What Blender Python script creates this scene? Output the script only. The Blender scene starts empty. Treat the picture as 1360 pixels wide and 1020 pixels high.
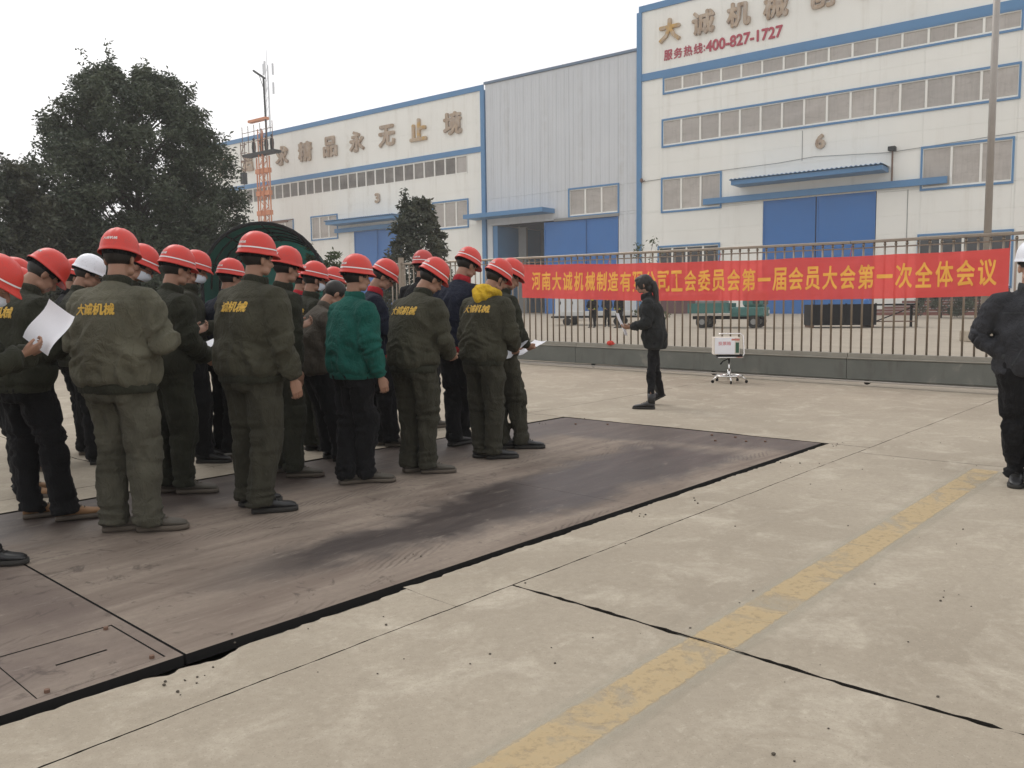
import bpy, math, random
import numpy as np
from mathutils import Vector, Matrix
from mathutils.bvhtree import BVHTree

# ------------------------------------------------------------------ camera, sky, sun, exposure
sc = bpy.context.scene
COL = sc.collection
FPX, CAMH = 1100.0, 1.33
_p, _a = math.atan(102 / FPX), math.atan(.013)
FW = np.array([0, math.cos(_p), -math.sin(_p)])
_up0 = np.array([0, math.sin(_p), math.cos(_p)]); _r0 = np.array([1., 0, 0])
RT = _r0 * math.cos(_a) - _up0 * math.sin(_a)
UP = _up0 * math.cos(_a) + _r0 * math.sin(_a)
CAM = np.array([0, 0, CAMH])
cam = bpy.data.cameras.new('camera'); camo = bpy.data.objects.new('camera', cam); COL.objects.link(camo)
camo.matrix_world = Matrix(((RT[0], UP[0], -FW[0], 0), (RT[1], UP[1], -FW[1], 0), (RT[2], UP[2], -FW[2], CAMH), (0, 0, 0, 1)))
cam.sensor_fit = 'HORIZONTAL'; cam.sensor_width = 36; cam.lens = FPX / 1360 * 36
cam.clip_start = .05; cam.clip_end = 3000
sc.camera = camo

SUN_EL, SUN_AZ = math.radians(48), math.radians(-40)
world = bpy.data.worlds.new('World'); sc.world = world; world.use_nodes = True
nt = world.node_tree; nt.nodes.clear()
sky = nt.nodes.new('ShaderNodeTexSky'); sky.sky_type = 'NISHITA'; sky.sun_disc = False
sky.sun_elevation = SUN_EL; sky.sun_rotation = SUN_AZ; sky.dust_density = 6; sky.air_density = 1.5
hsv = nt.nodes.new('ShaderNodeHueSaturation'); hsv.inputs['Saturation'].default_value = .12
nt.links.new(sky.outputs[0], hsv.inputs['Color'])
b1 = nt.nodes.new('ShaderNodeBackground'); b1.inputs[1].default_value = .05
nt.links.new(hsv.outputs[0], b1.inputs[0])
b2 = nt.nodes.new('ShaderNodeBackground'); b2.inputs[0].default_value = (.985, .985, 1.0, 1); b2.inputs[1].default_value = .84   # the even cloud layer
ad = nt.nodes.new('ShaderNodeAddShader'); wo = nt.nodes.new('ShaderNodeOutputWorld')
nt.links.new(b1.outputs[0], ad.inputs[0]); nt.links.new(b2.outputs[0], ad.inputs[1]); nt.links.new(ad.outputs[0], wo.inputs[0])
sun = bpy.data.lights.new('sun', 'SUN'); sun.energy = .55; sun.angle = math.radians(25); sun.color = (1, .96, .9)
suno = bpy.data.objects.new('sun', sun); COL.objects.link(suno)
_sd = Vector((math.sin(-SUN_AZ) * math.cos(SUN_EL) * -1, math.cos(SUN_AZ) * math.cos(SUN_EL), math.sin(SUN_EL)))
suno.rotation_euler = (-_sd).to_track_quat('-Z', 'Y').to_euler()
sc.view_settings.view_transform = 'Standard'; sc.view_settings.look = 'None'
sc.view_settings.exposure = 0; sc.view_settings.gamma = 1; sc.view_settings.use_curve_mapping = False
sc.cycles.max_bounces = 6; sc.cycles.volume_bounces = 1; sc.cycles.transparent_max_bounces = 12
sc.cycles.use_denoising = True

rnd = random.Random(7)
NR = np.random.RandomState(11)

# ------------------------------------------------------------------ world layout
UD = np.array([math.sin(math.radians(42)), math.cos(math.radians(42))])   # along the weighbridge
VD = np.array([-UD[1], UD[0]])                                             # along the gate, to the left
AU = math.atan2(UD[1], UD[0])

def sstep(x, a, b):
    t = np.clip((x - a) / (b - a), 0, 1); return t * t * (3 - 2 * t)
def gz(X, Y):
    """height of the ground: flat near the weighbridge, rising gently beyond"""
    X = np.asarray(X, float); Y = np.asarray(Y, float)
    u = X * UD[0] + Y * UD[1]; v = X * VD[0] + Y * VD[1]
    a = sstep(u, 8.5, 13.3) * .0128 * np.clip(v - 2.8, 0, 14)
    yard = np.maximum(0, .0098 * (np.minimum(Y, 130) - 20))
    t = sstep(u, 14.5, 24)
    return a * (1 - t) + yard * t
def uv(u, v, z=0.):
    return (UD[0] * u + VD[0] * v, UD[1] * u + VD[1] * v, z)
def uvg(u, v, dz=0.):
    x, y, _ = uv(u, v); return (x, y, float(gz(x, y)) + dz)
def ray(px, py): return FW * FPX + RT * (px - 680) + UP * (510 - py)
def gp(px, py):
    """ground point seen at a photograph position"""
    z = 0.
    for _ in range(6):
        d = ray(px, py); q = CAM + d * ((z - CAMH) / d[2]); z = float(gz(q[0], q[1]))
    return q
def at_depth(px, py, Y):
    d = ray(px, py); return CAM + d * (Y / d[1])
def proj(P):
    d = np.array(P) - CAM; return 680 + FPX * (d @ RT) / (d @ FW), 510 - FPX * (d @ UP) / (d @ FW)

# ------------------------------------------------------------------ material helpers
def lin(r, g, b): return tuple(((c / 255) / 12.92 if c / 255 <= .04045 else ((c / 255 + .055) / 1.055) ** 2.4) for c in (r, g, b))
class NB:
    def __init__(s, name):
        s.m = bpy.data.materials.new(name); s.m.use_nodes = True; s.t = s.m.node_tree
        s.b = s.t.nodes['Principled BSDF']; s.geo = None
    def n(s, typ, **kw):
        o = s.t.nodes.new(typ)
        for k, v in kw.items(): setattr(o, k, v)
        return o
    def l(s, a, b): s.t.links.new(a, b)
    def pos(s, obj=False):
        if obj:
            return s.n('ShaderNodeTexCoord').outputs['Object']
        return s.n('ShaderNodeNewGeometry').outputs['Position']
    def mapv(s, vec, scale=(1, 1, 1), rot=(0, 0, 0), loc=(0, 0, 0)):
        m = s.n('ShaderNodeMapping'); m.inputs['Scale'].default_value = scale; m.inputs['Rotation'].default_value = rot; m.inputs['Location'].default_value = loc
        s.l(vec, m.inputs[0]); return m.outputs[0]
    def noise(s, vec, scale, detail=4, rough=.55, dist=0):
        o = s.n('ShaderNodeTexNoise'); o.inputs['Scale'].default_value = scale; o.inputs['Detail'].default_value = detail
        o.inputs['Roughness'].default_value = rough; o.inputs['Distortion'].default_value = dist
        s.l(vec, o.inputs['Vector']); return o.outputs[0]
    def ramp(s, fac, stops):
        r = s.n('ShaderNodeValToRGB'); e = r.color_ramp.elements
        e[0].position, e[0].color = stops[0][0], tuple(stops[0][1]) + (1,) if len(stops[0][1]) == 3 else stops[0][1]
        e[1].position, e[1].color = stops[-1][0], tuple(stops[-1][1]) + (1,)
        for p, c in stops[1:-1]:
            x = e.new(p); x.color = tuple(c) + (1,)
        s.l(fac, r.inputs[0]); return r.outputs[0]
    def f(s, fac, a, b, lo=0., hi=1.):
        r = s.n('ShaderNodeMapRange'); r.inputs[1].default_value = a; r.inputs[2].default_value = b
        r.inputs[3].default_value = lo; r.inputs[4].default_value = hi; s.l(fac, r.inputs[0]); return r.outputs[0]
    def mix(s, fac, a, b, mode='MIX'):
        m = s.n('ShaderNodeMix', data_type='RGBA', blend_type=mode)
        for i, x in ((0, fac), (6, a), (7, b)):
            if isinstance(x, (int, float)): m.inputs[i].default_value = x
            elif isinstance(x, tuple): m.inputs[i].default_value = x + (1,) if len(x) == 3 else x
            else: s.l(x, m.inputs[i])
        return m.outputs[2]
    def math(s, op, a, b=0.):
        m = s.n('ShaderNodeMath', operation=op)
        for i, x in ((0, a), (1, b)):
            if isinstance(x, (int, float)): m.inputs[i].default_value = x
            else: s.l(x, m.inputs[i])
        return m.outputs[0]
    def bump(s, h, strength=.3, dist=.01):
        b = s.n('ShaderNodeBump'); b.inputs['Strength'].default_value = strength; b.inputs['Distance'].default_value = dist
        s.l(h, b.inputs['Height']); s.l(b.outputs[0], s.b.inputs['Normal'])
    def col(s, c):
        if isinstance(c, tuple): s.b.inputs['Base Color'].default_value = c + (1,)
        else: s.l(c, s.b.inputs['Base Color'])
    def rough(s, r, spec=None):
        if isinstance(r, (int, float)): s.b.inputs['Roughness'].default_value = r
        else: s.l(r, s.b.inputs['Roughness'])
        if spec is not None: s.b.inputs['Specular IOR Level'].default_value = spec
    def metal(s, v): s.b.inputs['Metallic'].default_value = v

def mk_plain(name, c, rough=.5, metal=0., var=.12, scale=6., bump=0., spec=None, obj=True):
    k = NB(name); p = k.pos(obj); n = k.noise(p, scale, 5)
    k.col(k.mix(n, tuple(x * (1 - var) for x in c), tuple(min(1, x * (1 + var)) for x in c)))
    k.rough(rough, spec); k.metal(metal)
    if bump: k.bump(k.noise(p, scale * 8, 4), bump, .0055)
    return k.m

def mk_concrete(name, c1, c2, c3, yard=False):
    k = NB(name); p = k.pos()
    pr = k.mapv(p, rot=(0, 0, -AU))
    big = k.noise(p, .55, 5, .6, .4); med = k.noise(pr, 2.6, 6, .65, .6); fine = k.noise(p, 26, 6, .7)
    st = k.noise(k.mapv(pr, scale=(.5, 5, 1)), 1.6, 4, .6, .3)
    c = k.mix(k.f(big, .35, .66), c1, c2)
    c = k.mix(k.f(med, .50, .68, 0, .75), c, c3)
    c = k.mix(k.f(st, .55, .75, 0, .28), c, tuple(x * .70 for x in c1))
    sc1 = k.noise(k.mapv(pr, scale=(1.3, 3, 1)), 4.3, 6, .75, .4)
    c = k.mix(k.f(sc1, .58, .70, 0, .35), c, tuple(min(1, x * 1.18) for x in c3))
    c = k.mix(k.f(fine, .3, .7, .0, 1.), c, k.mix(.5, c, tuple(x * .8 for x in c1)), 'MIX')
    grit = k.noise(p, 140, 2, .5)
    c = k.mix(k.f(grit, .60, .72, 0, .45), c, tuple(x * .45 for x in c1)); g2 = k.noise(p, 55, 4, .75); c = k.mix(k.f(g2, .58, .70, 0, .35), c, tuple(min(1, x * 1.12) for x in c3)); g3 = k.noise(p, 7, 6, .8, .5); c = k.mix(k.f(g3, .55, .68, 0, .40), c, tuple(x * .78 for x in c1))
    v = k.n('ShaderNodeTexVoronoi'); v.inputs['Scale'].default_value = 2.2; k.l(p, v.inputs['Vector'])
    pit = k.f(v.outputs['Distance'], .0, .022, 1, 0)
    c = k.mix(k.math('MULTIPLY', pit, .75), c, (.07, .06, .05))
    k.col(c); k.rough(k.f(med, .3, .7, .75, .95), .25)
    k.bump(k.math('ADD', k.math('MULTIPLY', fine, .6), k.math('MULTIPLY', grit, .4)), .25, .006)
    return k.m

def mk_cloth(name, c, worn=.25, rough=.9):
    k = NB(name); p = k.pos(True)
    n = k.noise(p, 3.2, 6, .65, .5); w = k.noise(p, 380, 2, .5)
    m2 = k.noise(k.mapv(p, scale=(1, 1, .35)), 16, 4, .6, .8)
    cc = k.mix(k.f(n, .35, .7), tuple(x * (1 - worn) for x in c), tuple(min(1, x * (1 + worn)) for x in c))
    cc = k.mix(k.f(m2, .56, .78, 0, .3), cc, tuple(min(1, x * 1.5 + .008) for x in c))
    k.col(cc); k.rough(rough, .10)
    k.b.inputs['Sheen Weight'].default_value = .03; k.b.inputs['Sheen Roughness'].default_value = .5
    cr = k.noise(k.mapv(p, scale=(1, 1, .55)), 13, 3, .55, 1.1); cr = k.f(k.math('ABSOLUTE', k.math('SUBTRACT', cr, .5)), 0, .10, 1, 0)
    cr2 = k.noise(k.mapv(p, scale=(1, 1, .8), rot=(.3, .5, 0)), 26, 3, .55, .8); cr2 = k.f(k.math('ABSOLUTE', k.math('SUBTRACT', cr2, .5)), 0, .12, 1, 0)
    k.bump(k.math('ADD', k.math('ADD', k.math('MULTIPLY', w, .12), k.math('MULTIPLY', m2, .5)), k.math('ADD', k.math('MULTIPLY', cr, .7), k.math('MULTIPLY', cr2, .3))), .55, .012)
    return k.m

def mk_wall(name, c):
    k = NB(name); p = k.pos(); n = k.noise(p, .22, 4); st = k.noise(k.mapv(p, scale=(1, 1, .05)), 1.1, 5, .65); d = k.noise(p, 1.2, 5, .7)
    cc = k.mix(k.f(n, .35, .65), tuple(x * .95 for x in c), c); cc = k.mix(k.math('MULTIPLY', k.f(st, .52, .72, 0, .42), k.f(d, .35, .6)), cc, tuple(x * y for x, y in zip(c, (.66, .62, .56))))
    k.col(cc); k.rough(.6, .4); return k.m
M = {}
M['concrete'] = mk_concrete('weathered concrete', (.326, .278, .214), (.420, .364, .284), (.53, .472, .38))
M['yard'] = mk_concrete('yard concrete', (.34, .29, .23), (.41, .355, .28), (.46, .40, .32))
M['joint'] = mk_plain('dirt in joints', (.022, .018, .013), .95)
M['pit'] = mk_plain('dark pit wall', (.010, .009, .008), .95)
M['blue'] = mk_plain('blue trim paint', lin(78, 128, 172), .5, 0, .10, .6)
M['bluedoor'] = mk_plain('blue door steel', lin(36, 104, 172), .45, 0, .10, .5)
M['white'] = mk_wall('white wall sheet', (.87, .86, .80))
M['greysheet'] = mk_wall('grey wall sheet', (.63, .65, .67))
M['steel'] = mk_plain('stainless steel tube', (.30, .25, .20), .35, .75, .25, 3)
M['chrome'] = mk_plain('chrome', (.75, .74, .72), .12, 1, .05)
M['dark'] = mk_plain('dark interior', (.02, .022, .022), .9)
M['black'] = mk_plain('black plastic', (.014, .014, .015), .45)
M['paper'] = mk_plain('white paper', (.86, .86, .9), .8, 0, .02)
M['rail'] = mk_plain('pale rail', (.42, .38, .33), .7, 0, .2, 5)
M['orange'] = mk_plain('orange lattice paint', (.62, .24, .11), .6, 0, .15)
M['rust'] = mk_plain('rusty steel', (.16, .09, .06), .85, 0, .3, 8)
M['brick'] = mk_plain('red tile steps', (.20, .075, .055), .8, 0, .2, 9)
M['bark'] = mk_plain('bark', (.05, .042, .034), .95, 0, .3, 12, .6)
M['mask'] = mk_plain('pale face mask', (.62, .68, .75), .9, 0, .05)
M['glass'] = mk_plain('dark glass', (.02, .022, .024), .12, 0, .1)
M['lens'] = mk_plain('spectacle frame', (.01, .01, .012), .3)
M['grey'] = mk_plain('grey paint', (.25, .25, .24), .6, 0, .15)
M['whiteplate'] = mk_plain('white plate steel', (.62, .62, .60), .6, 0, .12)
M['teal'] = mk_plain('teal truck paint', lin(60, 110, 105), .4, 0, .15)
M['maroon'] = mk_plain('maroon door sheet', (.10, .035, .035), .6, 0, .15)
M['plaster'] = mk_plain('grimy plaster', (.46, .42, .37), .9, 0, .25, 2)
M['rubber'] = mk_plain('tyre rubber', (.018, .017, .016), .85)
M['redcloth'] = mk_plain('red rag', (.60, .06, .04), .9)
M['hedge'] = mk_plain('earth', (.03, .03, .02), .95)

def mk_pane():
    k = NB('dusty window pane'); p = k.pos(True)
    n = k.noise(k.mapv(p, scale=(.35, 1, 1.1)), .9, 4, .6, .5); s = k.noise(k.mapv(p, scale=(6, 6, .6)), 1.2, 4)
    c = k.mix(k.f(n, .35, .7), (.42, .38, .34), (.54, .50, .455)); c = k.mix(k.f(s, .5, .75, 0, .35), c, (.24, .215, .19))
    oi = k.n('ShaderNodeObjectInfo'); c = k.mix(k.f(oi.outputs['Random'], 0, 1, 0, .45), c, (.30, .285, .27)); bt = k.noise(k.mapv(p, scale=(.8, 1, 2.2)), 1.3, 5, .7, 1.0); c = k.mix(k.f(bt, .55, .7, 0, .4), c, (.22, .19, .165))
    k.col(c); k.rough(.35, .5); return k.m
M['pane'] = mk_pane()
def mk_plate():
    k = NB('grey green channel'); p = k.pos()
    n = k.noise(p, 1.4, 5, .6, .5); d = k.noise(k.mapv(p, scale=(1, 1, .25)), 7, 4, .6)
    c = k.mix(k.f(n, .35, .65), (.125, .13, .115), (.165, .17, .15)); c = k.mix(k.f(n, .60, .70, 0, .65), c, (.28, .26, .22))
    c = k.mix(k.f(d, .55, .7, 0, .4), c, (.09, .085, .07)); k.col(c); k.rough(.65, .3); return k.m
M['channel'] = mk_plate()
def mk_ledge():
    k = NB('pale gate rail'); p = k.pos(); n = k.noise(p, 5, 5, .6)
    k.col(k.mix(n, (.22, .20, .165), (.34, .32, .27))); k.rough(.6); k.metal(.1); return k.m
M['ledge'] = mk_ledge()
def mk_deck():
    k = NB('worn weighbridge steel'); p = k.pos()
    pr = k.mapv(p, rot=(0, 0, -AU))                # x = along the deck, y = across
    sep = k.n('ShaderNodeSeparateXYZ'); k.l(pr, sep.inputs[0])
    n1 = k.noise(pr, 1.1, 6, .62, .8); n2 = k.noise(k.mapv(pr, scale=(.35, 2.2, 1)), 2.0, 6, .65, .6); n3 = k.noise(p, 22, 5, .7)
    dust = k.mix(k.f(n2, .35, .68), (.165, .125, .100), (.300, .245, .195))
    dust = k.mix(k.f(n3, .35, .7, 0, .5), dust, (.17, .135, .105))
    # damp, oily stain running along the deck and a second one at its far end
    wob = k.math('MULTIPLY', k.math('ADD', k.math('SUBTRACT', n1, .5), k.math('MULTIPLY', k.math('SUBTRACT', k.noise(pr, 7, 6, .75), .5), .28)), .9)
    yy = k.math('ADD', sep.outputs[1], wob)
    cen = k.f(sep.outputs[0], 1.6, 6.8, 3.70, 3.80)
    dd = k.math('ABSOLUTE', k.math('SUBTRACT', yy, cen))
    wid = k.f(sep.outputs[0], 1.4, 5.5, .13, .55)
    band = k.f(k.math('SUBTRACT', dd, wid), -.15, .11, 1, 0)
    lo = k.f(k.math('ADD', sep.outputs[0], wob), 1.7, 2.5, 0, 1); hi = k.f(k.math('ADD', sep.outputs[0], wob), 6.6, 7.0, 1, 0)
    m1 = k.math('MULTIPLY', band, k.math('MULTIPLY', lo, hi))
    m2 = k.math('MULTIPLY', k.f(k.math('ADD', k.math('ADD', sep.outputs[0], k.math('MULTIPLY', sep.outputs[1], .25)), wob), 7.75, 8.1, 0, 1), .8)
    far = k.f(k.math('ADD', yy, k.math('MULTIPLY', n2, .5)), 5.30, 5.75, 0, 1)  # dark band under the crowd: dirt plus their shade, painted into the deck colour
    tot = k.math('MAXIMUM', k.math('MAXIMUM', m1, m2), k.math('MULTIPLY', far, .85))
    wet_and_shade = k.mix(k.f(n2, .4, .7), (.035, .026, .024), (.082, .065, .057))
    c = k.mix(k.math('MULTIPLY', tot, .98), dust, wet_and_shade)
    lp = k.f(sep.outputs[0], 1.455, 1.46, 1, 0); c = k.mix(k.math('MULTIPLY', lp, k.f(n1, .3, .6, .75, .25)), c, (.115, .085, .075))
    tr = k.n('ShaderNodeTexWave'); tr.inputs['Scale'].default_value = 9; tr.inputs['Distortion'].default_value = 3; tr.inputs['Detail'].default_value = 3; k.l(k.mapv(pr, rot=(0, 0, 1.1)), tr.inputs['Vector'])
    trm = k.math('MULTIPLY', k.f(k.noise(k.mapv(pr, scale=(.5, 2.5, 1)), 1.7, 4, .6), .56, .64, 0, 1), k.f(tr.outputs[0], .5, .8, 0, .45)); c = k.mix(trm, c, (.06, .045, .038))
    sc1 = k.noise(k.mapv(pr, scale=(1.6, 7, 1), rot=(0, 0, .25)), 2.6, 5, .7, 1.4)
    c = k.mix(k.f(sc1, .60, .70, 0, .45), c, (.31, .265, .215))
    c = k.mix(k.f(k.noise(p, 3.5, 6, .7, 2.5), .58, .66, 0, .6), c, (.065, .048, .04))
    k.col(c); k.rough(k.f(tot, 0, 1, .82, .42), .35)
    k.bump(k.math('ADD', n3, k.noise(p, 90, 3)), .25, .0055); return k.m
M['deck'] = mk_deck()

def mk_line():
    k = NB('worn yellow paint'); p = k.pos(); pr = k.mapv(p, rot=(0, 0, -AU)); sep = k.n('ShaderNodeSeparateXYZ'); k.l(pr, sep.inputs[0])
    n1 = k.noise(pr, 3.2, 6, .7, .7); n2 = k.noise(pr, 22, 5, .7); nl = k.noise(k.mapv(pr, scale=(1, .3, 1)), 2.2, 3)
    e = k.math('ABSOLUTE', k.math('SUBTRACT', sep.outputs[1], 1.535))
    ed = k.math('ADD', e, k.math('MULTIPLY', k.math('SUBTRACT', n2, .5), .05))
    inner = k.f(ed, .088, .10, 1, 0)
    y = k.math('MULTIPLY', inner, k.f(k.math('ADD', k.math('MULTIPLY', n1, .6), k.math('MULTIPLY', nl, .5)), .40, .54, 0, 1))
    c = k.mix(y, (.49, .45, .36), (.54, .41, .235)); c = k.mix(k.f(n2, .5, .75, 0, .5), c, (.42, .36, .24))
    k.col(c); k.rough(.85, .2)
    al = k.math('MULTIPLY', k.math('MAXIMUM', k.math('MULTIPLY', y, .78), k.f(ed, .10, .155, .50, 0)), k.f(n2, .28, .5, .4, .95))
    k.l(al, k.b.inputs['Alpha']); return k.m
M['yellowline'] = mk_line()
def mk_banner():
    k = NB('thin red banner cloth'); p = k.pos(True)
    n = k.noise(p, 2.5, 4); pb = k.b; out = k.t.nodes['Material Output']
    w = k.n('ShaderNodeTexNoise')
    c = k.mix(n, (.96, .115, .11), (1.0, .17, .15)); k.col(c); k.rough(.75, .2)
    tl = k.n('ShaderNodeBsdfTranslucent'); k.l(c, tl.inputs[0]); tr = k.n('ShaderNodeBsdfTransparent'); tr.inputs[0].default_value = (1, .25, .25, 1)
    a = k.n('ShaderNodeMixShader'); a.inputs[0].default_value = .45; k.l(pb.outputs[0], a.inputs[1]); k.l(tl.outputs[0], a.inputs[2])
    b = k.n('ShaderNodeMixShader'); b.inputs[0].default_value = .21; k.l(a.outputs[0], b.inputs[1]); k.l(tr.outputs[0], b.inputs[2])
    k.l(b.outputs[0], out.inputs[0]); k.t.nodes.remove(w)
    k.bump(k.noise(k.mapv(p, scale=(1.5, 1, 3)), 1.2, 3), .5, .05); return k.m
M['banner'] = mk_banner()
M['bannerink'] = mk_plain('orange banner lettering', (.95, .48, .08), .7, 0, .06, 3)
def mk_gold():
    k = NB('gold lettering'); p = k.pos(True); n = k.noise(p, 70, 4, .7)
    k.col(k.mix(k.f(n, .50, .66, 0, .8), (.72, .46, .09), (.16, .12, .05))); k.rough(.7, .3); return k.m
M['gold'] = mk_gold()
M['hatprint'] = mk_plain('white print', (.80, .76, .74), .6)
M['stripe'] = mk_plain('pale reflective stripe', (.78, .76, .76), .4)
M['redink'] = mk_plain('red sign lettering', (.42, .045, .075), .6, 0, .15, .6)
def mk_letter(gold):
    k = NB('weathered sign letter'); p = k.pos(); n = k.noise(p, .9, 6, .7, .6); s = k.noise(k.mapv(p, scale=(3, 3, .5)), 1.5, 5, .7)
    c = k.mix(k.f(n, .35, .65), (.30, .205, .135), (.52, .40, .28)); c = k.mix(k.f(s, .45, .65, 0, .5), c, (.52, .50, .47))
    if gold: c = k.mix(k.f(n, .40, .55, .85, .1), c, (.60, .36, .08))
    k.col(c); k.rough(.7, .3); return k.m
M['letter'] = mk_letter(False); M['lettergold'] = mk_letter(True)
def mk_hat(name, c):
    k = NB(name); p = k.pos(True); n = k.noise(p, 9, 5, .6); d = k.noise(p, 60, 4, .7)
    cc = k.mix(n, tuple(x * .88 for x in c), tuple(min(1, x * 1.08) for x in c))
    cc = k.mix(k.f(d, .54, .68, 0, .5), cc, tuple(x * .55 + .04 for x in c)); g_ = k.noise(p, 5, 5, .7, 1.5); cc = k.mix(k.f(g_, .52, .70, 0, .5), cc, tuple(x * .6 + .045 for x in c)); k.col(cc)
    k.rough(k.f(n, .3, .7, .32, .5), .4); return k.m
M['hatred'] = mk_hat('red helmet shell', (.62, .050, .036)); M['hatwhite'] = mk_hat('white helmet shell', (.80, .81, .86))
M['hatred2'] = mk_hat('faded red helmet shell', (.50, .050, .042))
def mk_skin(n, c):
    k = NB(n); p = k.pos(True); a = k.noise(p, 18, 4)
    k.col(k.mix(a, tuple(x * .85 for x in c), tuple(x * 1.1 for x in c))); k.rough(.55, .35)
    k.b.inputs['Subsurface Weight'].default_value = .06; k.b.inputs['Subsurface Scale'].default_value = .01
    k.bump(k.noise(p, 160, 3), .15, .001); return k.m
M['skin'] = mk_skin('skin', (.33, .185, .125)); M['skin3'] = mk_skin('paler skin', (.46, .28, .20)); M['skin2'] = mk_skin('tanned skin', (.29, .155, .10))
M['lip'] = mk_plain('lips', (.30, .12, .10), .5)
M['eye'] = mk_plain('eyes', (.03, .02, .018), .2)
def mk_hair():
    k = NB('dark hair'); p = k.pos(True); a = k.noise(k.mapv(p, scale=(160, 160, 18)), 1, 3)
    k.col(k.mix(a, (.008, .007, .006), (.028, .024, .02))); k.rough(.5, .4); k.bump(a, .6, .003); return k.m
M['hair'] = mk_hair()
CL = dict(olive=(.056, .054, .038), olive_lt=(.105, .100, .072), olive_dk=(.033, .034, .024), green=(.014, .090, .072), navy=(.016, .019, .032),
          black=(.011, .011, .012), charcoal=(.040, .041, .046), greybrown=(.075, .065, .052), trouser=(.046, .044, .032), trouser_lt=(.088, .084, .063),
          darkgrey=(.026, .027, .027), yellow=(.62, .40, .035), red=(.42, .03, .04), greycol=(.06, .065, .07), tan=(.30, .165, .075), boot=(.085, .075, .06), vest=(.50, .62, .06))
for k_, c_ in CL.items(): M[k_] = mk_cloth('cloth ' + k_, tuple(x * (1.06 if k_ not in ('yellow', 'red', 'vest', 'tan') else 1) for x in c_))
M['shoe'] = mk_plain('black leather', (.018, .018, .019), .4, 0, .2, 12)
M['shoedust'] = mk_plain('dusty leather', (.080, .070, .056), .7, 0, .3, 12)
M['shoetan'] = mk_plain('tan leather', (.27, .145, .065), .7, 0, .25, 12)
M['shoewhite'] = mk_plain('white shoe', (.6, .6, .58), .6)
M['sole'] = mk_plain('rubber sole', (.03, .028, .025), .85)
M['solelt'] = mk_plain('worn rubber sole', (.11, .09, .07), .85)
def mk_leaf(n, c1, c2):
    k = NB(n); g = k.n('ShaderNodeNewGeometry'); p = g.outputs['Position']
    a = k.noise(p, .9, 3); r = k.noise(p, 9, 2)
    c = k.mix(k.f(a, .35, .65), c1, c2); c = k.mix(k.f(r, .55, .75, 0, .5), c, tuple(x * 1.7 for x in c2))
    k.col(c); k.rough(.5, .35)
    tl = k.n('ShaderNodeBsdfTranslucent'); k.l(c, tl.inputs[0]); m = k.n('ShaderNodeMixShader'); m.inputs[0].default_value = .22
    k.l(k.b.outputs[0], m.inputs[1]); k.l(tl.outputs[0], m.inputs[2]); k.l(m.outputs[0], k.t.nodes['Material Output'].inputs[0]); return k.m
M['leaf'] = mk_leaf('dark evergreen leaf', (.052, .070, .044), (.088, .106, .066))
M['leaf2'] = mk_leaf('magnolia leaf', (.050, .064, .044), (.090, .094, .060))
M['leaf3'] = mk_leaf('pale shrub leaf', (.06, .08, .03), (.10, .12, .05))
def mk_poly():
    k = NB('green translucent sheet'); p = k.pos(True); n = k.noise(p, 1.5, 4)
    c = k.mix(n, (.012, .12, .095), (.02, .20, .165)); k.col(c); k.rough(.35, .5)
    tl = k.n('ShaderNodeBsdfTranslucent'); k.l(c, tl.inputs[0]); m = k.n('ShaderNodeMixShader'); m.inputs[0].default_value = .5
    k.l(k.b.outputs[0], m.inputs[1]); k.l(tl.outputs[0], m.inputs[2]); k.l(m.outputs[0], k.t.nodes['Material Output'].inputs[0]); return k.m
M['poly'] = mk_poly()

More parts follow.
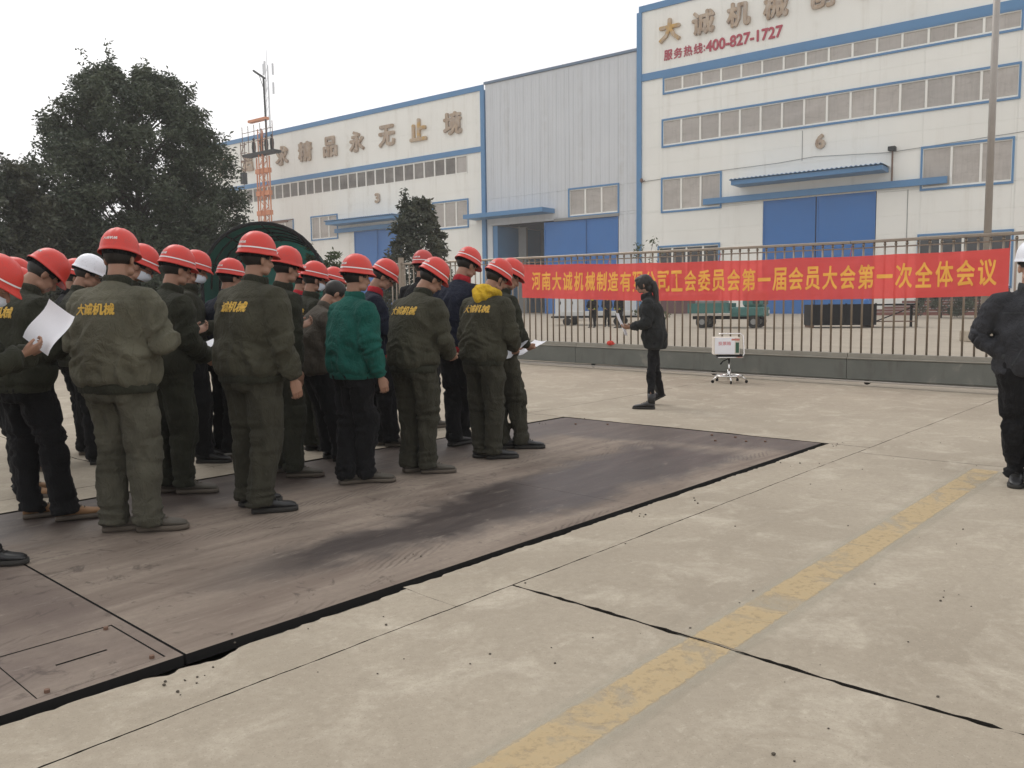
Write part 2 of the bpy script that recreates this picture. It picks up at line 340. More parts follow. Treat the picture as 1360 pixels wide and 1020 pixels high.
# ------------------------------------------------------------------ mesh helpers
class MB:
    """collects shapes for ONE mesh"""
    def __init__(s): s.v = []; s.f = []; s.mi = []
    def add(s, vs, fs, mi=0):
        o = len(s.v); s.v += [tuple(map(float, p)) for p in vs]; s.f += [tuple(i + o for i in f) for f in fs]; s.mi += [mi] * len(fs); return s
    def box(s, c, d, rz=0., mi=0):
        x, y, z = [q / 2 for q in d]; cs, sn = math.cos(rz), math.sin(rz)
        vs = [(c[0] + a * x * cs - b * y * sn, c[1] + a * x * sn + b * y * cs, c[2] + e * z) for e in (-1, 1) for a, b in ((-1, -1), (1, -1), (1, 1), (-1, 1))]
        return s.add(vs, [(3, 2, 1, 0), (4, 5, 6, 7), (0, 1, 5, 4), (1, 2, 6, 5), (2, 3, 7, 6), (3, 0, 4, 7)], mi)
    def box2(s, x0, x1, y0, y1, z0, z1, mi=0): return s.box(((x0 + x1) / 2, (y0 + y1) / 2, (z0 + z1) / 2), (abs(x1 - x0), abs(y1 - y0), abs(z1 - z0)), 0, mi)
    def bevbox(s, x0, x1, y0, y1, z0, z1, b, mi=0):
        ring = lambda z, i: [(x0 + i + b, y0 + i, z), (x1 - i - b, y0 + i, z), (x1 - i, y0 + i + b, z), (x1 - i, y1 - i - b, z), (x1 - i - b, y1 - i, z), (x0 + i + b, y1 - i, z), (x0 + i, y1 - i - b, z), (x0 + i, y0 + i + b, z)]
        vs = ring(z0, b * .7) + ring(z0 + b, 0) + ring(z1 - b, 0) + ring(z1, b * .7)
        fs = [tuple(range(7, -1, -1)), tuple(range(24, 32))]
        for k in range(3):
            for i in range(8): j = (i + 1) % 8; fs.append((k * 8 + i, k * 8 + j, k * 8 + 8 + j, k * 8 + 8 + i))
        return s.add(vs, fs, mi)
    def tube(s, pts, rad, n=8, mi=0, up=None, caps=True, sq=1.0):
        """rad: number or list of numbers / (rx, ry); up: fixed x axis for the sections"""
        P = [np.array(p, float) for p in pts]; m = len(P)
        if not isinstance(rad, (list, tuple)): rad = [rad] * m
        vs = []; X = None
        for i in range(m):
            t = P[min(i + 1, m - 1)] - P[max(i - 1, 0)]; t = t / (np.linalg.norm(t) + 1e-9)
            if up is not None: x = np.array(up, float)
            elif X is None: x = np.cross(t, (0, 0, 1.)) if abs(t[2]) < .9 else np.cross(t, (0, 1., 0))
            else: x = X
            x = x - t * (x @ t); x /= np.linalg.norm(x) + 1e-9; X = x; y = np.cross(t, x)
            r = rad[i]; rx, ry = (r if isinstance(r, (tuple, list)) else (r, r))
            for k in range(n):
                a = 2 * math.pi * k / n; ca, sa = math.cos(a), math.sin(a)
                if sq != 1: ca = math.copysign(abs(ca) ** sq, ca); sa = math.copysign(abs(sa) ** sq, sa)
                vs.append(P[i] + x * rx * ca + y * ry * sa)
        fs = []
        for i in range(m - 1):
            for k in range(n):
                j = (k + 1) % n; fs.append((i * n + k, i * n + j, (i + 1) * n + j, (i + 1) * n + k))
        if caps: fs.append(tuple(range(n - 1, -1, -1))); fs.append(tuple(range((m - 1) * n, m * n)))
        return s.add(vs, fs, mi)
    def ell(s, c, r, n=16, m=10, R=None, mi=0):
        vs = []; fs = []
        for i in range(1, m):
            th = math.pi * i / m
            for k in range(n):
                a = 2 * math.pi * k / n; q = np.array((r[0] * math.sin(th) * math.cos(a), r[1] * math.sin(th) * math.sin(a), r[2] * math.cos(th)))
                if R is not None: q = R @ q
                vs.append(q + np.array(c))
        t = np.array((0, 0, r[2])); b = -t
        if R is not None: t = R @ t; b = R @ b
        vs += [t + np.array(c), b + np.array(c)]; T = len(vs) - 2
        for i in range(m - 2):
            for k in range(n): j = (k + 1) % n; fs.append((i * n + k, (i + 1) * n + k, (i + 1) * n + j, i * n + j))
        for k in range(n): j = (k + 1) % n; fs.append((T, k, j)); fs.append((T + 1, (m - 2) * n + j, (m - 2) * n + k))
        return s.add(vs, fs, mi)
    def disc(s, c, r, h, n=20, mi=0): return s.tube([c, (c[0], c[1], c[2] + h)], r, n, mi)
    def mesh(s, name, mats, smooth=False):
        me = bpy.data.meshes.new(name); me.from_pydata(s.v, [], s.f)
        for m_ in (mats if isinstance(mats, (list, tuple)) else [mats]): me.materials.append(m_)
        if any(s.mi): me.polygons.foreach_set('material_index', s.mi)
        if smooth: me.polygons.foreach_set('use_smooth', [True] * len(me.polygons))
        me.update(); return me
    def build(s, name, mats, parent=None, smooth=False): return link(name, s.mesh(name, mats, smooth), parent)

def link(name, data, parent=None, **props):
    o = bpy.data.objects.new(name, data); COL.objects.link(o)
    if parent is not None: o.parent = parent
    for k, v in props.items(): o[k] = v
    return o
def thing(name, label, cat, loc=(0, 0, 0), rz=0., group=None):
    o = link(name, None); o.location = loc; o.rotation_euler = (0, 0, rz); o.empty_display_size = .3
    return tag(o, label, cat, group)
def tag(o, label, cat, group=None):
    o['label'] = label; o['category'] = cat
    if group: o['group'] = group
    return o
def structure(o): o['kind'] = 'structure'; return o
def copy_tree(o, parent=None):
    c = o.copy(); COL.objects.link(c); c.parent = parent
    for ch in list(o.children): copy_tree(ch, c)
    return c

def remesh(mb, voxel, smooth_it=2, fac=.5):
    """one closed skin round overlapping closed shapes -> (V, F)"""
    me = mb.mesh('tmp', []); o = link('tmp', me)
    r = o.modifiers.new('r', 'REMESH'); r.mode = 'VOXEL'; r.voxel_size = voxel
    if smooth_it: sm = o.modifiers.new('s', 'SMOOTH'); sm.factor = fac; sm.iterations = smooth_it
    dg = bpy.context.evaluated_depsgraph_get(); ev = o.evaluated_get(dg); m2 = ev.to_mesh()
    n = len(m2.vertices); V = np.empty(n * 3); m2.vertices.foreach_get('co', V); V = V.reshape(-1, 3)
    F = [tuple(p.vertices) for p in m2.polygons]
    ev.to_mesh_clear(); bpy.data.objects.remove(o); bpy.data.meshes.remove(me)
    return V, F
def vnormals(V, F):
    Fa = np.array([f if len(f) == 4 else f + (f[-1],) for f in F])
    fn = np.cross(V[Fa[:, 2]] - V[Fa[:, 0]], V[Fa[:, 3]] - V[Fa[:, 1]])
    N = np.zeros_like(V)
    for k in range(4): np.add.at(N, Fa[:, k], fn)
    return N / (np.linalg.norm(N, axis=1, keepdims=True) + 1e-12)
def _hash(i, j, k):
    h = (i * 374761393 + j * 668265263 + k * 1274126177) & 0x7fffffff
    h = ((h ^ (h >> 13)) * 1103515245) & 0x7fffffff
    return ((h ^ (h >> 16)) & 0xffff) / 65535.
def vnoise(P):
    P = np.asarray(P, float) + 100.; I = np.floor(P).astype(np.int64); f = P - I; f = f * f * (3 - 2 * f); r = 0
    for a in (0, 1):
        for b in (0, 1):
            for c in (0, 1):
                w = (f[:, 0] if a else 1 - f[:, 0]) * (f[:, 1] if b else 1 - f[:, 1]) * (f[:, 2] if c else 1 - f[:, 2])
                r = r + w * _hash(I[:, 0] + a, I[:, 1] + b, I[:, 2] + c)
    return r
def fold(P):  # rounded ridges
    n = vnoise(P) * .7 + vnoise(P * 2.1 + 7) * .3
    return 1 - np.abs(n * 2 - 1) * 2.8
def mesh_np(name, V, F, mats, smooth=True, mi=None):
    me = bpy.data.meshes.new(name); me.from_pydata([tuple(p) for p in V], [], F)
    for m_ in (mats if isinstance(mats, (list, tuple)) else [mats]): me.materials.append(m_)
    if mi is not None: me.polygons.foreach_set('material_index', mi)
    if smooth: me.polygons.foreach_set('use_smooth', [True] * len(me.polygons))
    me.update(); return me

_tcache = {}
def text_geo(s, extrude=0., offset=0., res=2, bold=None):
    """flat (or thick) lettering, unit box: returns V, F with the text's own width and height"""
    key = (s, extrude, offset, res)
    if key in _tcache: return _tcache[key]
    cu = bpy.data.curves.new('t', 'FONT'); cu.body = s; cu.size = 1; cu.extrude = extrude; cu.resolution_u = res
    o = link('t', cu); dg = bpy.context.evaluated_depsgraph_get(); ev = o.evaluated_get(dg); m2 = ev.to_mesh()
    V = np.empty(len(m2.vertices) * 3); m2.vertices.foreach_get('co', V); V = V.reshape(-1, 3); F = [tuple(p.vertices) for p in m2.polygons]
    ev.to_mesh_clear(); bpy.data.objects.remove(o); bpy.data.curves.remove(cu)
    if offset:      # heavier strokes: the glyph again, moved a little each way and stepped in depth
        V0, F0, n = V, list(F), len(V); st = .0025
        for k, (a, b) in enumerate(((1, 0), (-1, 0), (0, 1), (0, -1), (.7, .7), (-.7, -.7), (.7, -.7), (-.7, .7))):
            V = np.vstack([V, V0 + np.array((a * offset, b * offset, -st * (k + 1)))]); F += [tuple(i + n * (k + 1) for i in f) for f in F0]
    _tcache[key] = (V, F); return V, F
def text_fit(s, w, h, extrude=0., offset=0., res=2):
    V, F = text_geo(s, extrude, offset, res); V = V.copy()
    lo, hi = V.min(0), V.max(0)
    V[:, 0] = (V[:, 0] - (lo[0] + hi[0]) / 2) / (hi[0] - lo[0]) * w
    V[:, 1] = (V[:, 1] - (lo[1] + hi[1]) / 2) / (hi[1] - lo[1]) * h
    return V, F

# ================================================================== THE GROUND
def ground_sheet():
    us = sorted(set([-6, -3, 0, 3.0, 6, 7.85, 10, 12, 13.3, 14.6, 17, 20, 24, 30, 36, 44, 55, 70, 90, 120, 160, 220, 320, 500, -14, -40, -120] + [-1.42]))
    vs = sorted(set([-400, -200, -120, -80, -50, -30, -20, -12, -8, -4, 0, 2.6, 2.98, 6.18, 9, 12, 16, 22, 30, 40, 55, 80, 120, 200, 400]))
    V = []; F = []; mi = []
    for u in us:
        for v in vs:
            x, y, _ = uv(u, v); dz = -.045 if u <= 13.35 and -12.1 < v < 16.1 and u > -6.1 else 0
            V.append((x, y, float(gz(x, y)) + dz))
    nv = len(vs)
    for i in range(len(us) - 1):
        for j in range(nv - 1):
            if -1.5 < us[i] and us[i + 1] <= 7.86 and 2.97 < vs[j] and vs[j + 1] <= 6.19: continue
            F.append((i * nv + j, (i + 1) * nv + j, (i + 1) * nv + j + 1, i * nv + j + 1))
            mi.append(1 if (us[i + 1] <= 13.35 and us[i] >= -6.1 and vs[j] > -12.1 and vs[j + 1] < 16.1) else 0)
    me = mesh_np('ground', V, F, [M['yard'], M['joint']], False, mi)
    return structure(link('ground', me))
ground = ground_sheet()

def slab(u0, u1, v0, v1, gaps, seed, step=.09):
    """concrete slab with ragged edges; gaps = half joint width at (u0,u1,v0,v1)"""
    nu = max(2, int((u1 - u0) / step)); nv = max(2, int((v1 - v0) / step))
    U, W = np.meshgrid(np.linspace(u0, u1, nu + 1), np.linspace(v0, v1, nv + 1), indexing='ij')
    U = U.copy(); W = W.copy()
    def rag(t, s_, g, big):
        n = vnoise(np.stack([t * 9 + s_ * 3.1, t * 0 + s_, t * 0], 1)) * .9 + vnoise(np.stack([t * 27, t * 0 + s_, t * 0 + 5], 1)) * .8
        c = vnoise(np.stack([t * 7 + s_, t * 0 + s_ * 2, t * 0 + 9], 1))
        return g * (.10 + n * 1.25) + (NR.rand(len(t)) - .5) * g * .9 + big * np.clip(c - .72, 0, 1) * 3.5
    big = [.009 if g > .005 else 0 for g in gaps]
    # wandering joints shared by both neighbours
    def wander(t, c): return (vnoise(np.stack([t * .9, t * 0 + c * 3.7, t * 0], 1)) - .5) * .05 + (vnoise(np.stack([t * 4., t * 0 + c * 3.7, t * 0 + 2], 1)) - .5) * .022
    U[0, :] += rag(W[0, :], seed + 1, gaps[0], big[0]) + wander(W[0, :], u0) * (gaps[0] > 0); U[-1, :] -= rag(W[-1, :], seed + 2, gaps[1], big[1]) - wander(W[-1, :], u1) * (gaps[1] > 0)
    wf = lambda g: (g > 0) * (.35 if g != .0121 else 0)
    W[:, 0] += rag(U[:, 0], seed + 3, gaps[2], big[2]) + wander(U[:, 0], v0) * wf(gaps[2]); W[:, -1] -= rag(U[:, -1], seed + 4, gaps[3], big[3]) - wander(U[:, -1], v1) * wf(gaps[3])
    if seed == 50:     # the strip beside the weighbridge is chipped on its pit edge
        uu = U[:, -1]
        W[:, -1] -= .055 * np.exp(-((uu - 1.52) / .10) ** 2) + .05 * np.exp(-((uu - 1.33) / .05) ** 2) + .018 * np.exp(-((uu - 2.2) / .3) ** 2)
    X = UD[0] * U + VD[0] * W; Y = UD[1] * U + VD[1] * W; Z = gz(X, Y)
    V = np.stack([X, Y, Z], 2).reshape(-1, 3); n1, n2 = nu + 1, nv + 1
    F = [(i * n2 + j, (i + 1) * n2 + j, (i + 1) * n2 + j + 1, i * n2 + j + 1) for i in range(nu) for j in range(nv)]
    per = [i * n2 for i in range(n1)] + [nu * n2 + j for j in range(1, n2)] + [i * n2 + nv for i in range(nu - 1, -1, -1)] + [j for j in range(nv - 1, 0, -1)]
    lowv = V[per] - np.array([0, 0, .09]); o = len(V); L = len(per)
    V = np.vstack([V, lowv]); F += [(per[k], o + k, o + (k + 1) % L, per[(k + 1) % L]) for k in range(L)]
    ob = link('slab', mesh_np('slab', V, F, [M['concrete'], M['joint']], False, [0] * (len(F) - L) + [1] * L), ground)
    return ob
JW = .0085
slab(-2.4, 2.86, -2.4, 2.6, (JW, JW, JW, .0030), 10, .035)
slab(2.86, 7.50, -2.4, 2.6, (JW, .003, JW, .0030), 11, .035)
slab(7.50, 13.3, -2.4, 2.6, (.003, 0, JW, .003), 12, .12)
slab(-2.4, 2.86, -7.4, -2.4, (JW, JW, JW, JW), 13, .2); slab(2.86, 7.5, -7.4, -2.4, (JW, JW, JW, JW), 14, .2); slab(7.5, 13.3, -7.4, -2.4, (JW, 0, JW, JW), 15, .2)
slab(-2.4, 2.8, -12, -7.4, (JW, JW, 0, JW), 16, .4); slab(2.8, 7.5, -12, -7.4, (JW, JW, 0, JW), 17, .4); slab(7.5, 13.3, -12, -7.4, (JW, 0, 0, JW), 18, .4)
slab(-2.4, 2.5, 2.6, 2.972, (JW, .0015, .0030, .0121), 50, .025)
slab(2.5, 7.812, 2.6, 2.985, (.0015, .003, .0030, .0121), 51, .03)
slab(7.815, 13.3, 2.6, 6.8, (.003, 0, .003, .0035), 20, .1); slab(7.815, 13.3, 6.8, 11.2, (.003, 0, .0035, .0035), 21, .12); slab(7.815, 13.3, 11.2, 16, (.003, 0, .0035, 0), 22, .3)
slab(-2.4, 2.9, 6.2, 6.62, (0, .002, .001, .003), 23, .08); slab(2.9, 7.812, 6.2, 6.62, (.002, .003, .001, .003), 24, .08)
slab(-2.4, 2.9, 6.62, 11.2, (0, .004, .003, .0035), 25, .15); slab(2.9, 7.812, 6.62, 11.2, (.004, .003, .003, .0035), 26, .12)
slab(-2.4, 2.9, 11.2, 16, (0, .004, .0035, 0), 27, .3); slab(2.9, 7.812, 11.2, 16, (.004, .003, .0035, 0), 28, .3)
slab(-6, -2.4, -12, -2.4, (0, JW, 0, 0), 29, .5); slab(-6, -2.4, -2.4, 2.6, (0, JW, 0, 0), 30, .3); slab(-6, -2.4, 6.2, 16, (0, 0, 0, 0), 31, .5); slab(-6, -1.42, 2.62, 6.18, (0, 0, 0, 0), 32, .5)

# pit below the weighbridge
mb = MB()
c0, c1, c2, c3 = [uv(*q) for q in ((-1.44, 2.9), (7.86, 2.9), (7.86, 6.2), (-1.44, 6.2))]
for a, b in ((c0, c1), (c1, c2), (c2, c3), (c3, c0)):
    mb.add([(a[0], a[1], -.08), (b[0], b[1], -.08), (b[0], b[1], -.9), (a[0], a[1], -.9)], [(0, 1, 2, 3)])
mb.add([(q[0], q[1], -.9) for q in (c0, c1, c2, c3)], [(0, 1, 2, 3)])
structure(mb.build('pit', M['pit']))

# painted line
def _wj(v): return (vnoise(np.array([[v * .9, 2.86 * 3.7, 0]]))[0] - .5) * .05 + (vnoise(np.array([[v * 4., 2.86 * 3.7, 2]]))[0] - .5) * .022
V = []; F = []; n = 60; vl = np.linspace(1.385, 1.685, 9)
for a_, b_ in ((-4.0, None), (None, 7.28)):
    o = len(V)
    for i in range(n + 1):
        for v in vl:
            j0 = 2.86 + float(_wj(v)); u0_, u1_ = (a_, j0 - .007 - .006 * rnd.random()) if a_ is not None else (j0 + .007 + .006 * rnd.random(), b_)
            u = u0_ + (u1_ - u0_) * (i / n); V.append(uv(u, v, .004))
    F += [(o + i * 9 + j, o + i * 9 + 9 + j, o + i * 9 + 10 + j, o + i * 9 + 1 + j) for i in range(n) for j in range(8)]
structure(link('painted_line', mesh_np('painted_line', V, F, M['yellowline'], False)))

# weighbridge
wb = thing('weighbridge', 'brown steel weighbridge deck sunk flush into the concrete under the crowd', 'weighbridge', (0, 0, 0), AU)
def plate(u0, u1, v0, v1, holes=(), z=-.004, t=.25, name='deck_plate'):
    """in deck coordinates x = u, y = v"""
    xs = sorted({u0, u1} | {h[0] for h in holes} | {h[1] for h in holes}); ys = sorted({v0, v1} | {h[2] for h in holes} | {h[3] for h in holes})
    m = MB()
    for i in range(len(xs) - 1):
        for j in range(len(ys) - 1):
            cx, cy = (xs[i] + xs[i + 1]) / 2, (ys[j] + ys[j + 1]) / 2
            if any(h[0] < cx < h[1] and h[2] < cy < h[3] for h in holes): continue
            m.add([(xs[i], ys[j], z), (xs[i + 1], ys[j], z), (xs[i + 1], ys[j + 1], z), (xs[i], ys[j + 1], z)], [(0, 1, 2, 3)])
    for (a, b, c, d), s_ in [((u0, u1, v0, v1), 1)] + [(h, -1) for h in holes]:
        q = [(a, c), (b, c), (b, d), (a, d)]
        for k in range(4):
            p, r = q[k], q[(k + 1) % 4]
            m.add([(p[0], p[1], z), (r[0], r[1], z), (r[0], r[1], z - t), (p[0], p[1], z - t)], [(0, 1, 2, 3)], 1)
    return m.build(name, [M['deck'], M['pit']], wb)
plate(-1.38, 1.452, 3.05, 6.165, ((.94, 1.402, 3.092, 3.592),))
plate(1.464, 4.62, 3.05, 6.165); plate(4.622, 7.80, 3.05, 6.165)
hatch = plate(.946, 1.396, 3.098, 3.586, ((1.09, 1.28, 3.332, 3.346),), -.006, .02, 'hatch_cover')
m = MB(); m.box2(1.09, 1.28, 3.325, 3.353, -.05, -.04); m.build('slot_shadow_plate', M['pit'], hatch)
for q in ((.985, 3.12), (1.36, 3.12), (1.365, 3.56)):
    m = MB(); m.tube([(q[0], q[1], -.006), (q[0], q[1], .006)], .010, 8); m.build('hatch_bolt', M['rust'], hatch)
for q in ((7.55, 3.5), (7.6, 4.1), (7.62, 3.85), (7.3, 3.9), (7.45, 3.65), (7.6, 5.4), (7.4, 5.7)):
    m = MB(); m.tube([(q[0], q[1], -.0055), (q[0], q[1], .008)], .013, 8); m.build('deck_bolt', M['rust'], wb)

# loose grit
m = MB()
for (px, py, k) in ((238, 903, 5), (245, 910, 4), (850, 684, 5), (925, 667, 3), (1110, 590, 6), (1050, 617, 3), (500, 822, 2), (720, 563, 5), (780, 556, 4), (560, 742, 3), (1245, 790, 2), (1050, 1010, 2), (300, 850, 2)):
    c = gp(px, py)
    for i in range(k):
        x, y = c[0] + rnd.gauss(0, .05), c[1] + rnd.gauss(0, .05); r = rnd.uniform(.003, .008)
        m.ell((x, y, r * .6), (r, r * rnd.uniform(.6, 1), r * .7), 7, 5)
for i in range(160):
    u, v = rnd.uniform(.5, 10), rnd.uniform(-.5, 2.9) if rnd.random() < .6 else rnd.uniform(6.3, 9); x, y, _ = uv(u, v); r = rnd.uniform(.002, .006)
    m.ell((x, y, r * .5), (r, r * .8, r * .6), 6, 4)
o = m.build('pebbles', mk_plain('grit', (.10, .085, .065), .9)); o['kind'] = 'stuff'; o['label'] = 'loose grit scattered on the concrete'

# ================================================================== SLIDING GATE
GU = 13.6
gate = thing('sliding_gate', 'long stainless steel sliding gate with vertical bars and grey lower beam', 'gate', uv(GU, 0), math.atan2(VD[1], VD[0]))
# local x = v (to the left), local y = away-from... (rotated u), z up
gs = lambda v: .0128 * max(0., v - 2.8)
GV0, GV1 = -1.4, 16.4
def gtube(v0, v1, z, w, h, name, mat, y=0., b=.006, parent=None):
    m = MB(); P = []
    for v in (v0, v1): P.append((v, y, z + gs(v)))
    a, c = P
    for q in (0,):
        vs = []
        for p in (a, c):
            for dy, dz in ((-w / 2 + b, -h / 2), (w / 2 - b, -h / 2), (w / 2, -h / 2 + b), (w / 2, h / 2 - b), (w / 2 - b, h / 2), (-w / 2 + b, h / 2), (-w / 2, h / 2 - b), (-w / 2, -h / 2 + b)): vs.append((p[0], p[1] + dy, p[2] + dz))
        fs = [(i, (i + 1) % 8, 8 + (i + 1) % 8, 8 + i) for i in range(8)] + [tuple(range(7, -1, -1)), tuple(range(8, 16))]
        m.add(vs, fs)
    return m.build(name, mat, parent or gate)
segs = [(GV0, 4.9), (4.91, 10.4), (10.41, GV1)]
for a, b in segs:
    gtube(a, b, 2.262, .06, .045, 'top_rail', M['steel']); gtube(a, b, .46, .10, .075, 'bottom_rail', M['ledge'])
    gtube(a, b, 2.165, .03, .02, 'upper_tie', M['steel'])
    gtube(a, b, .24, .16, .33, 'lower_beam', M['channel'], 0, .012)
    gtube(a, b, .415, .19, .022, 'beam_lip', M['ledge'], 0, .0055)
mbar = MB(); mbar.tube([(0, 0, .49), (0, 0, 2.245)], .016, 8)
bar_me = mbar.mesh('bar', M['steel'], True)
mc = MB(); mc.tube([(0, 0, 2.20), (0, 0, 2.225)], .022, 8); col_me = mc.mesh('collar', M['steel'], True)
v = GV0 + .1
while v < GV1:
    z = gs(v)
    b = link('bar', bar_me, gate); b.location = (v, 0, z); b.rotation_euler = (0, 0, rnd.random())
    c = link('collar', col_me, b)
    v += .1625
for v in (GV0, 15.9): 
    m = MB(); m.box2(v - .05, v + .05, -.05, .05, .09 + gs(v), 2.42 + gs(v)); m.build('end_post', M['steel'], gate)
for v in np.arange(-.8, 16, 2.7):
    m = MB(); m.tube([(v, -.03, .045 + gs(v)), (v, .03, .045 + gs(v))], .045, 14); m.build('wheel', M['dark'], gate)
rail = thing('gate_track', 'pale ground rail the sliding gate runs on', 'rail', uv(GU, 0), math.atan2(VD[1], VD[0]))
gtube(GV0 - 4, GV1 + 1, .012, .05, .03, 'rail', M['rail'], -.0, .006, rail); gtube(GV0 - 4, GV1 + 1, -.002, .26, .02, 'sill', M['rail'], .02, .004, rail)
m = MB(); m.ell((0, 0, .03), (.075, .05, .05), 10, 6); m.ell((.06, 0, .01), (.05, .06, .02), 8, 5)
o = m.build('rag', M['redcloth'], None, True); tag(o, 'small red rag lying on the gate beam under the banner', 'rag'); o.location = uvg(GU - .06, 9.55, 0); o.location[2] = .50 + gs(9.55) - .02

# ------------------------------------------------------------------ banner
ban = thing('banner', 'long red cloth banner with orange Chinese lettering tied to the gate', 'banner', uv(GU - .058, 0), math.atan2(VD[1], VD[0]))
BT = [(11.88, 2.245), (9, 2.145), (6.58, 2.095), (4.22, 2.068), (2.66, 2.075)]; BB = [(11.84, 1.53), (9, 1.425), (6.57, 1.39), (4.2, 1.388), (2.69, 1.405)]
def interp(tab, v):
    t = sorted(tab); return float(np.interp(v, [a for a, b in t], [b for a, b in t]))
def bfold(v, z):
    P = np.array([[v * 1.2, z * 3 + v * .4, 0], ]); return float(.036 * (vnoise(P)[0] - .5) + .022 * (vnoise(P * 3.1)[0] - .5) + .012 * (vnoise(np.array([[v * 7 + z * 5, z * 6, 3]]))[0] - .5))
NBX, NBY = 420, 16; V = []; F = []
for i in range(NBX + 1):
    v = 11.86 - (11.86 - 2.67) * i / NBX; a, b = interp(BB, v), interp(BT, v) - .012 * abs(math.sin((v - 2.67) / (9.19) * math.pi * 6))
    for j in range(NBY + 1): z = a + (b - a) * j / NBY; V.append((v, bfold(v, z) + .0, z))
for i in range(NBX):
    for j in range(NBY): k = i * (NBY + 1) + j; F.append((k, k + 1, k + NBY + 2, k + NBY + 1))
cloth = link('cloth', mesh_np('cloth', V, F, M['banner'], True), ban)
TXT = '河南大诚机械制造有限公司工会委员会第一届会员大会第一次全体会议'
x0, x1 = 11.60, 2.80; pitch = (x0 - x1) / len(TXT)
for i, ch in enumerate(TXT):
    c = x0 - pitch * (i + .5); w = pitch * (.86 if ch != '一' else .84); h = .385 if ch != '一' else .06
    TV, TF = text_fit(ch, w, h, 0, .022, 3)
    # text x runs to the right = decreasing v ; place in banner plane, facing the camera (local +y is towards -u)
    zc = (interp(BB, c) + interp(BT, c)) / 2 + .005
    VV = [(c - p[0], .0, zc + p[1]) for p in TV]
    VV = [(a, bfold(a, z) + .006 + TV[i_][2] * .15, z) for i_, (a, _, z) in enumerate(VV)]
    link('character', mesh_np('character', VV, TF, M['bannerink'], False), ban)
for v in (11.86, 9.6, 7.2, 4.9, 2.68):
    m = MB(); z = interp(BT, v); m.tube([(v, .0, z - .01), (v, -.05, z + .08), (v, -.05, 2.2 + gs(v))], .004, 5); m.build('tie', M['redcloth'], ban)

# ================================================================== FACTORY BUILDINGS
BX = Vector((.797, -.604, 0)).normalized(); BRZ = math.atan2(BX.y, BX.x)
BO = (.332 * 70, 70, 0)
def wall_panels(par, s0, s1, z0, z1, holes, mat, extra_s=(), extra_z=(), th=.25, name='wall_panel', g=.006):
    xs = sorted({s0, s1} | {h[0] for h in holes} | {h[1] for h in holes} | set(extra_s)); zs = sorted({z0, z1} | {h[2] for h in holes} | {h[3] for h in holes} | set(extra_z))
    for i in range(len(xs) - 1):
        for j in range(len(zs) - 1):
            cx, cz = (xs[i] + xs[i + 1]) / 2, (zs[j] + zs[j + 1]) / 2
            if any(h[0] < cx < h[1] and h[2] < cz < h[3] for h in holes): continue
            m = MB(); m.box2(xs[i] + g / 2, xs[i + 1] - g / 2, 0, th, zs[j] + g / 2, zs[j + 1] - g / 2); m.build(name, mat, par)
def window(par, a, b, z0, z1, muls, mat='pane', trim=True, fw=.16):
    w = MB()
    if trim:
        for q in ((a - .1, b + .1, z1, z1 + .16), (a - .1, b + .1, z0 - .16, z0), (a - .1, a + .04, z0, z1), (b - .04, b + .1, z0, z1)): w.box2(q[0], q[1], -.10, .06, q[2], q[3])
    else: w.box2(a, b, .02, .06, z0 - .03, z0 + .03)
    win = w.build('window', M['blue'], par)
    fr = MB()
    fr.box2(a + .04, b - .04, -.02, .12, z0, z0 + .14); fr.box2(a + .04, b - .04, -.02, .12, z1 - .08, z1)
    fr.box2(a + .04, a + .09, -.02, .12, z0 + .14, z1 - .08); fr.box2(b - .09, b - .04, -.02, .12, z0 + .14, z1 - .08); fr.build('frame', M['white'], win)
    xs = [a + .04] + list(muls) + [b - .04]
    for x in muls:
        m = MB(); m.box2(x - fw / 2, x + fw / 2, -.03, .12, z0 + .14, z1 - .08); m.build('mullion', M['white'], win)
    for i in range(len(xs) - 1):
        m = MB(); m.box2(xs[i] + .02, xs[i + 1] - .02, .07, .11, z0 + .14, z1 - .08); o = m.build('pane', M[mat], win)
    bk = MB(); bk.box2(a, b, .6, .62, z0, z1); bk.build('blind', M['dark'], win)
    return win
def letters(par, s, xs0, z0, z1, widths, mats, name='sign_letter', d=.22, off=.035, yf=-.22):
    for ch, (a, b), mt in zip(s, widths, mats):
        w, h = b - a, z1 - z0
        TV, TF = text_fit(ch, w, h, d / 2, off, 2)
        V = [((a + b) / 2 + p[0], -d / 2 - .03 - p[2] * 1.0, (z0 + z1) / 2 + p[1]) for p in TV]
        link(name, mesh_np(name, V, TF, M[mt], False), par)
def slot_box(par, a, b, y0, y1, z0, z1, name, mat, bev=None):
    m = MB(); m.box2(a, b, y0, y1, z0, z1); return m.build(name, mat, par)
def bldg_shell(par, s0, s1, top, depth=30, wall='white', ft=.25):
    m = MB(); m.box2(s0, s0 + .25, ft, depth, -1, top); m.box2(s1 - .25, s1, ft, depth, -1, top); m.box2(s0 + .25, s1 - .25, depth - .25, depth, -1, top - .2); m.build('rear_wall', M[wall], par)
    m = MB(); m.box2(s0, s1, ft, depth, top - .15, top + .02); m.build('roof', M['greysheet'], par)
    m = MB(); m.box2(s0 + .3, s1 - .3, 14, 14.2, -.5, top - .3); m.build('inner_partition', M['dark'], par)
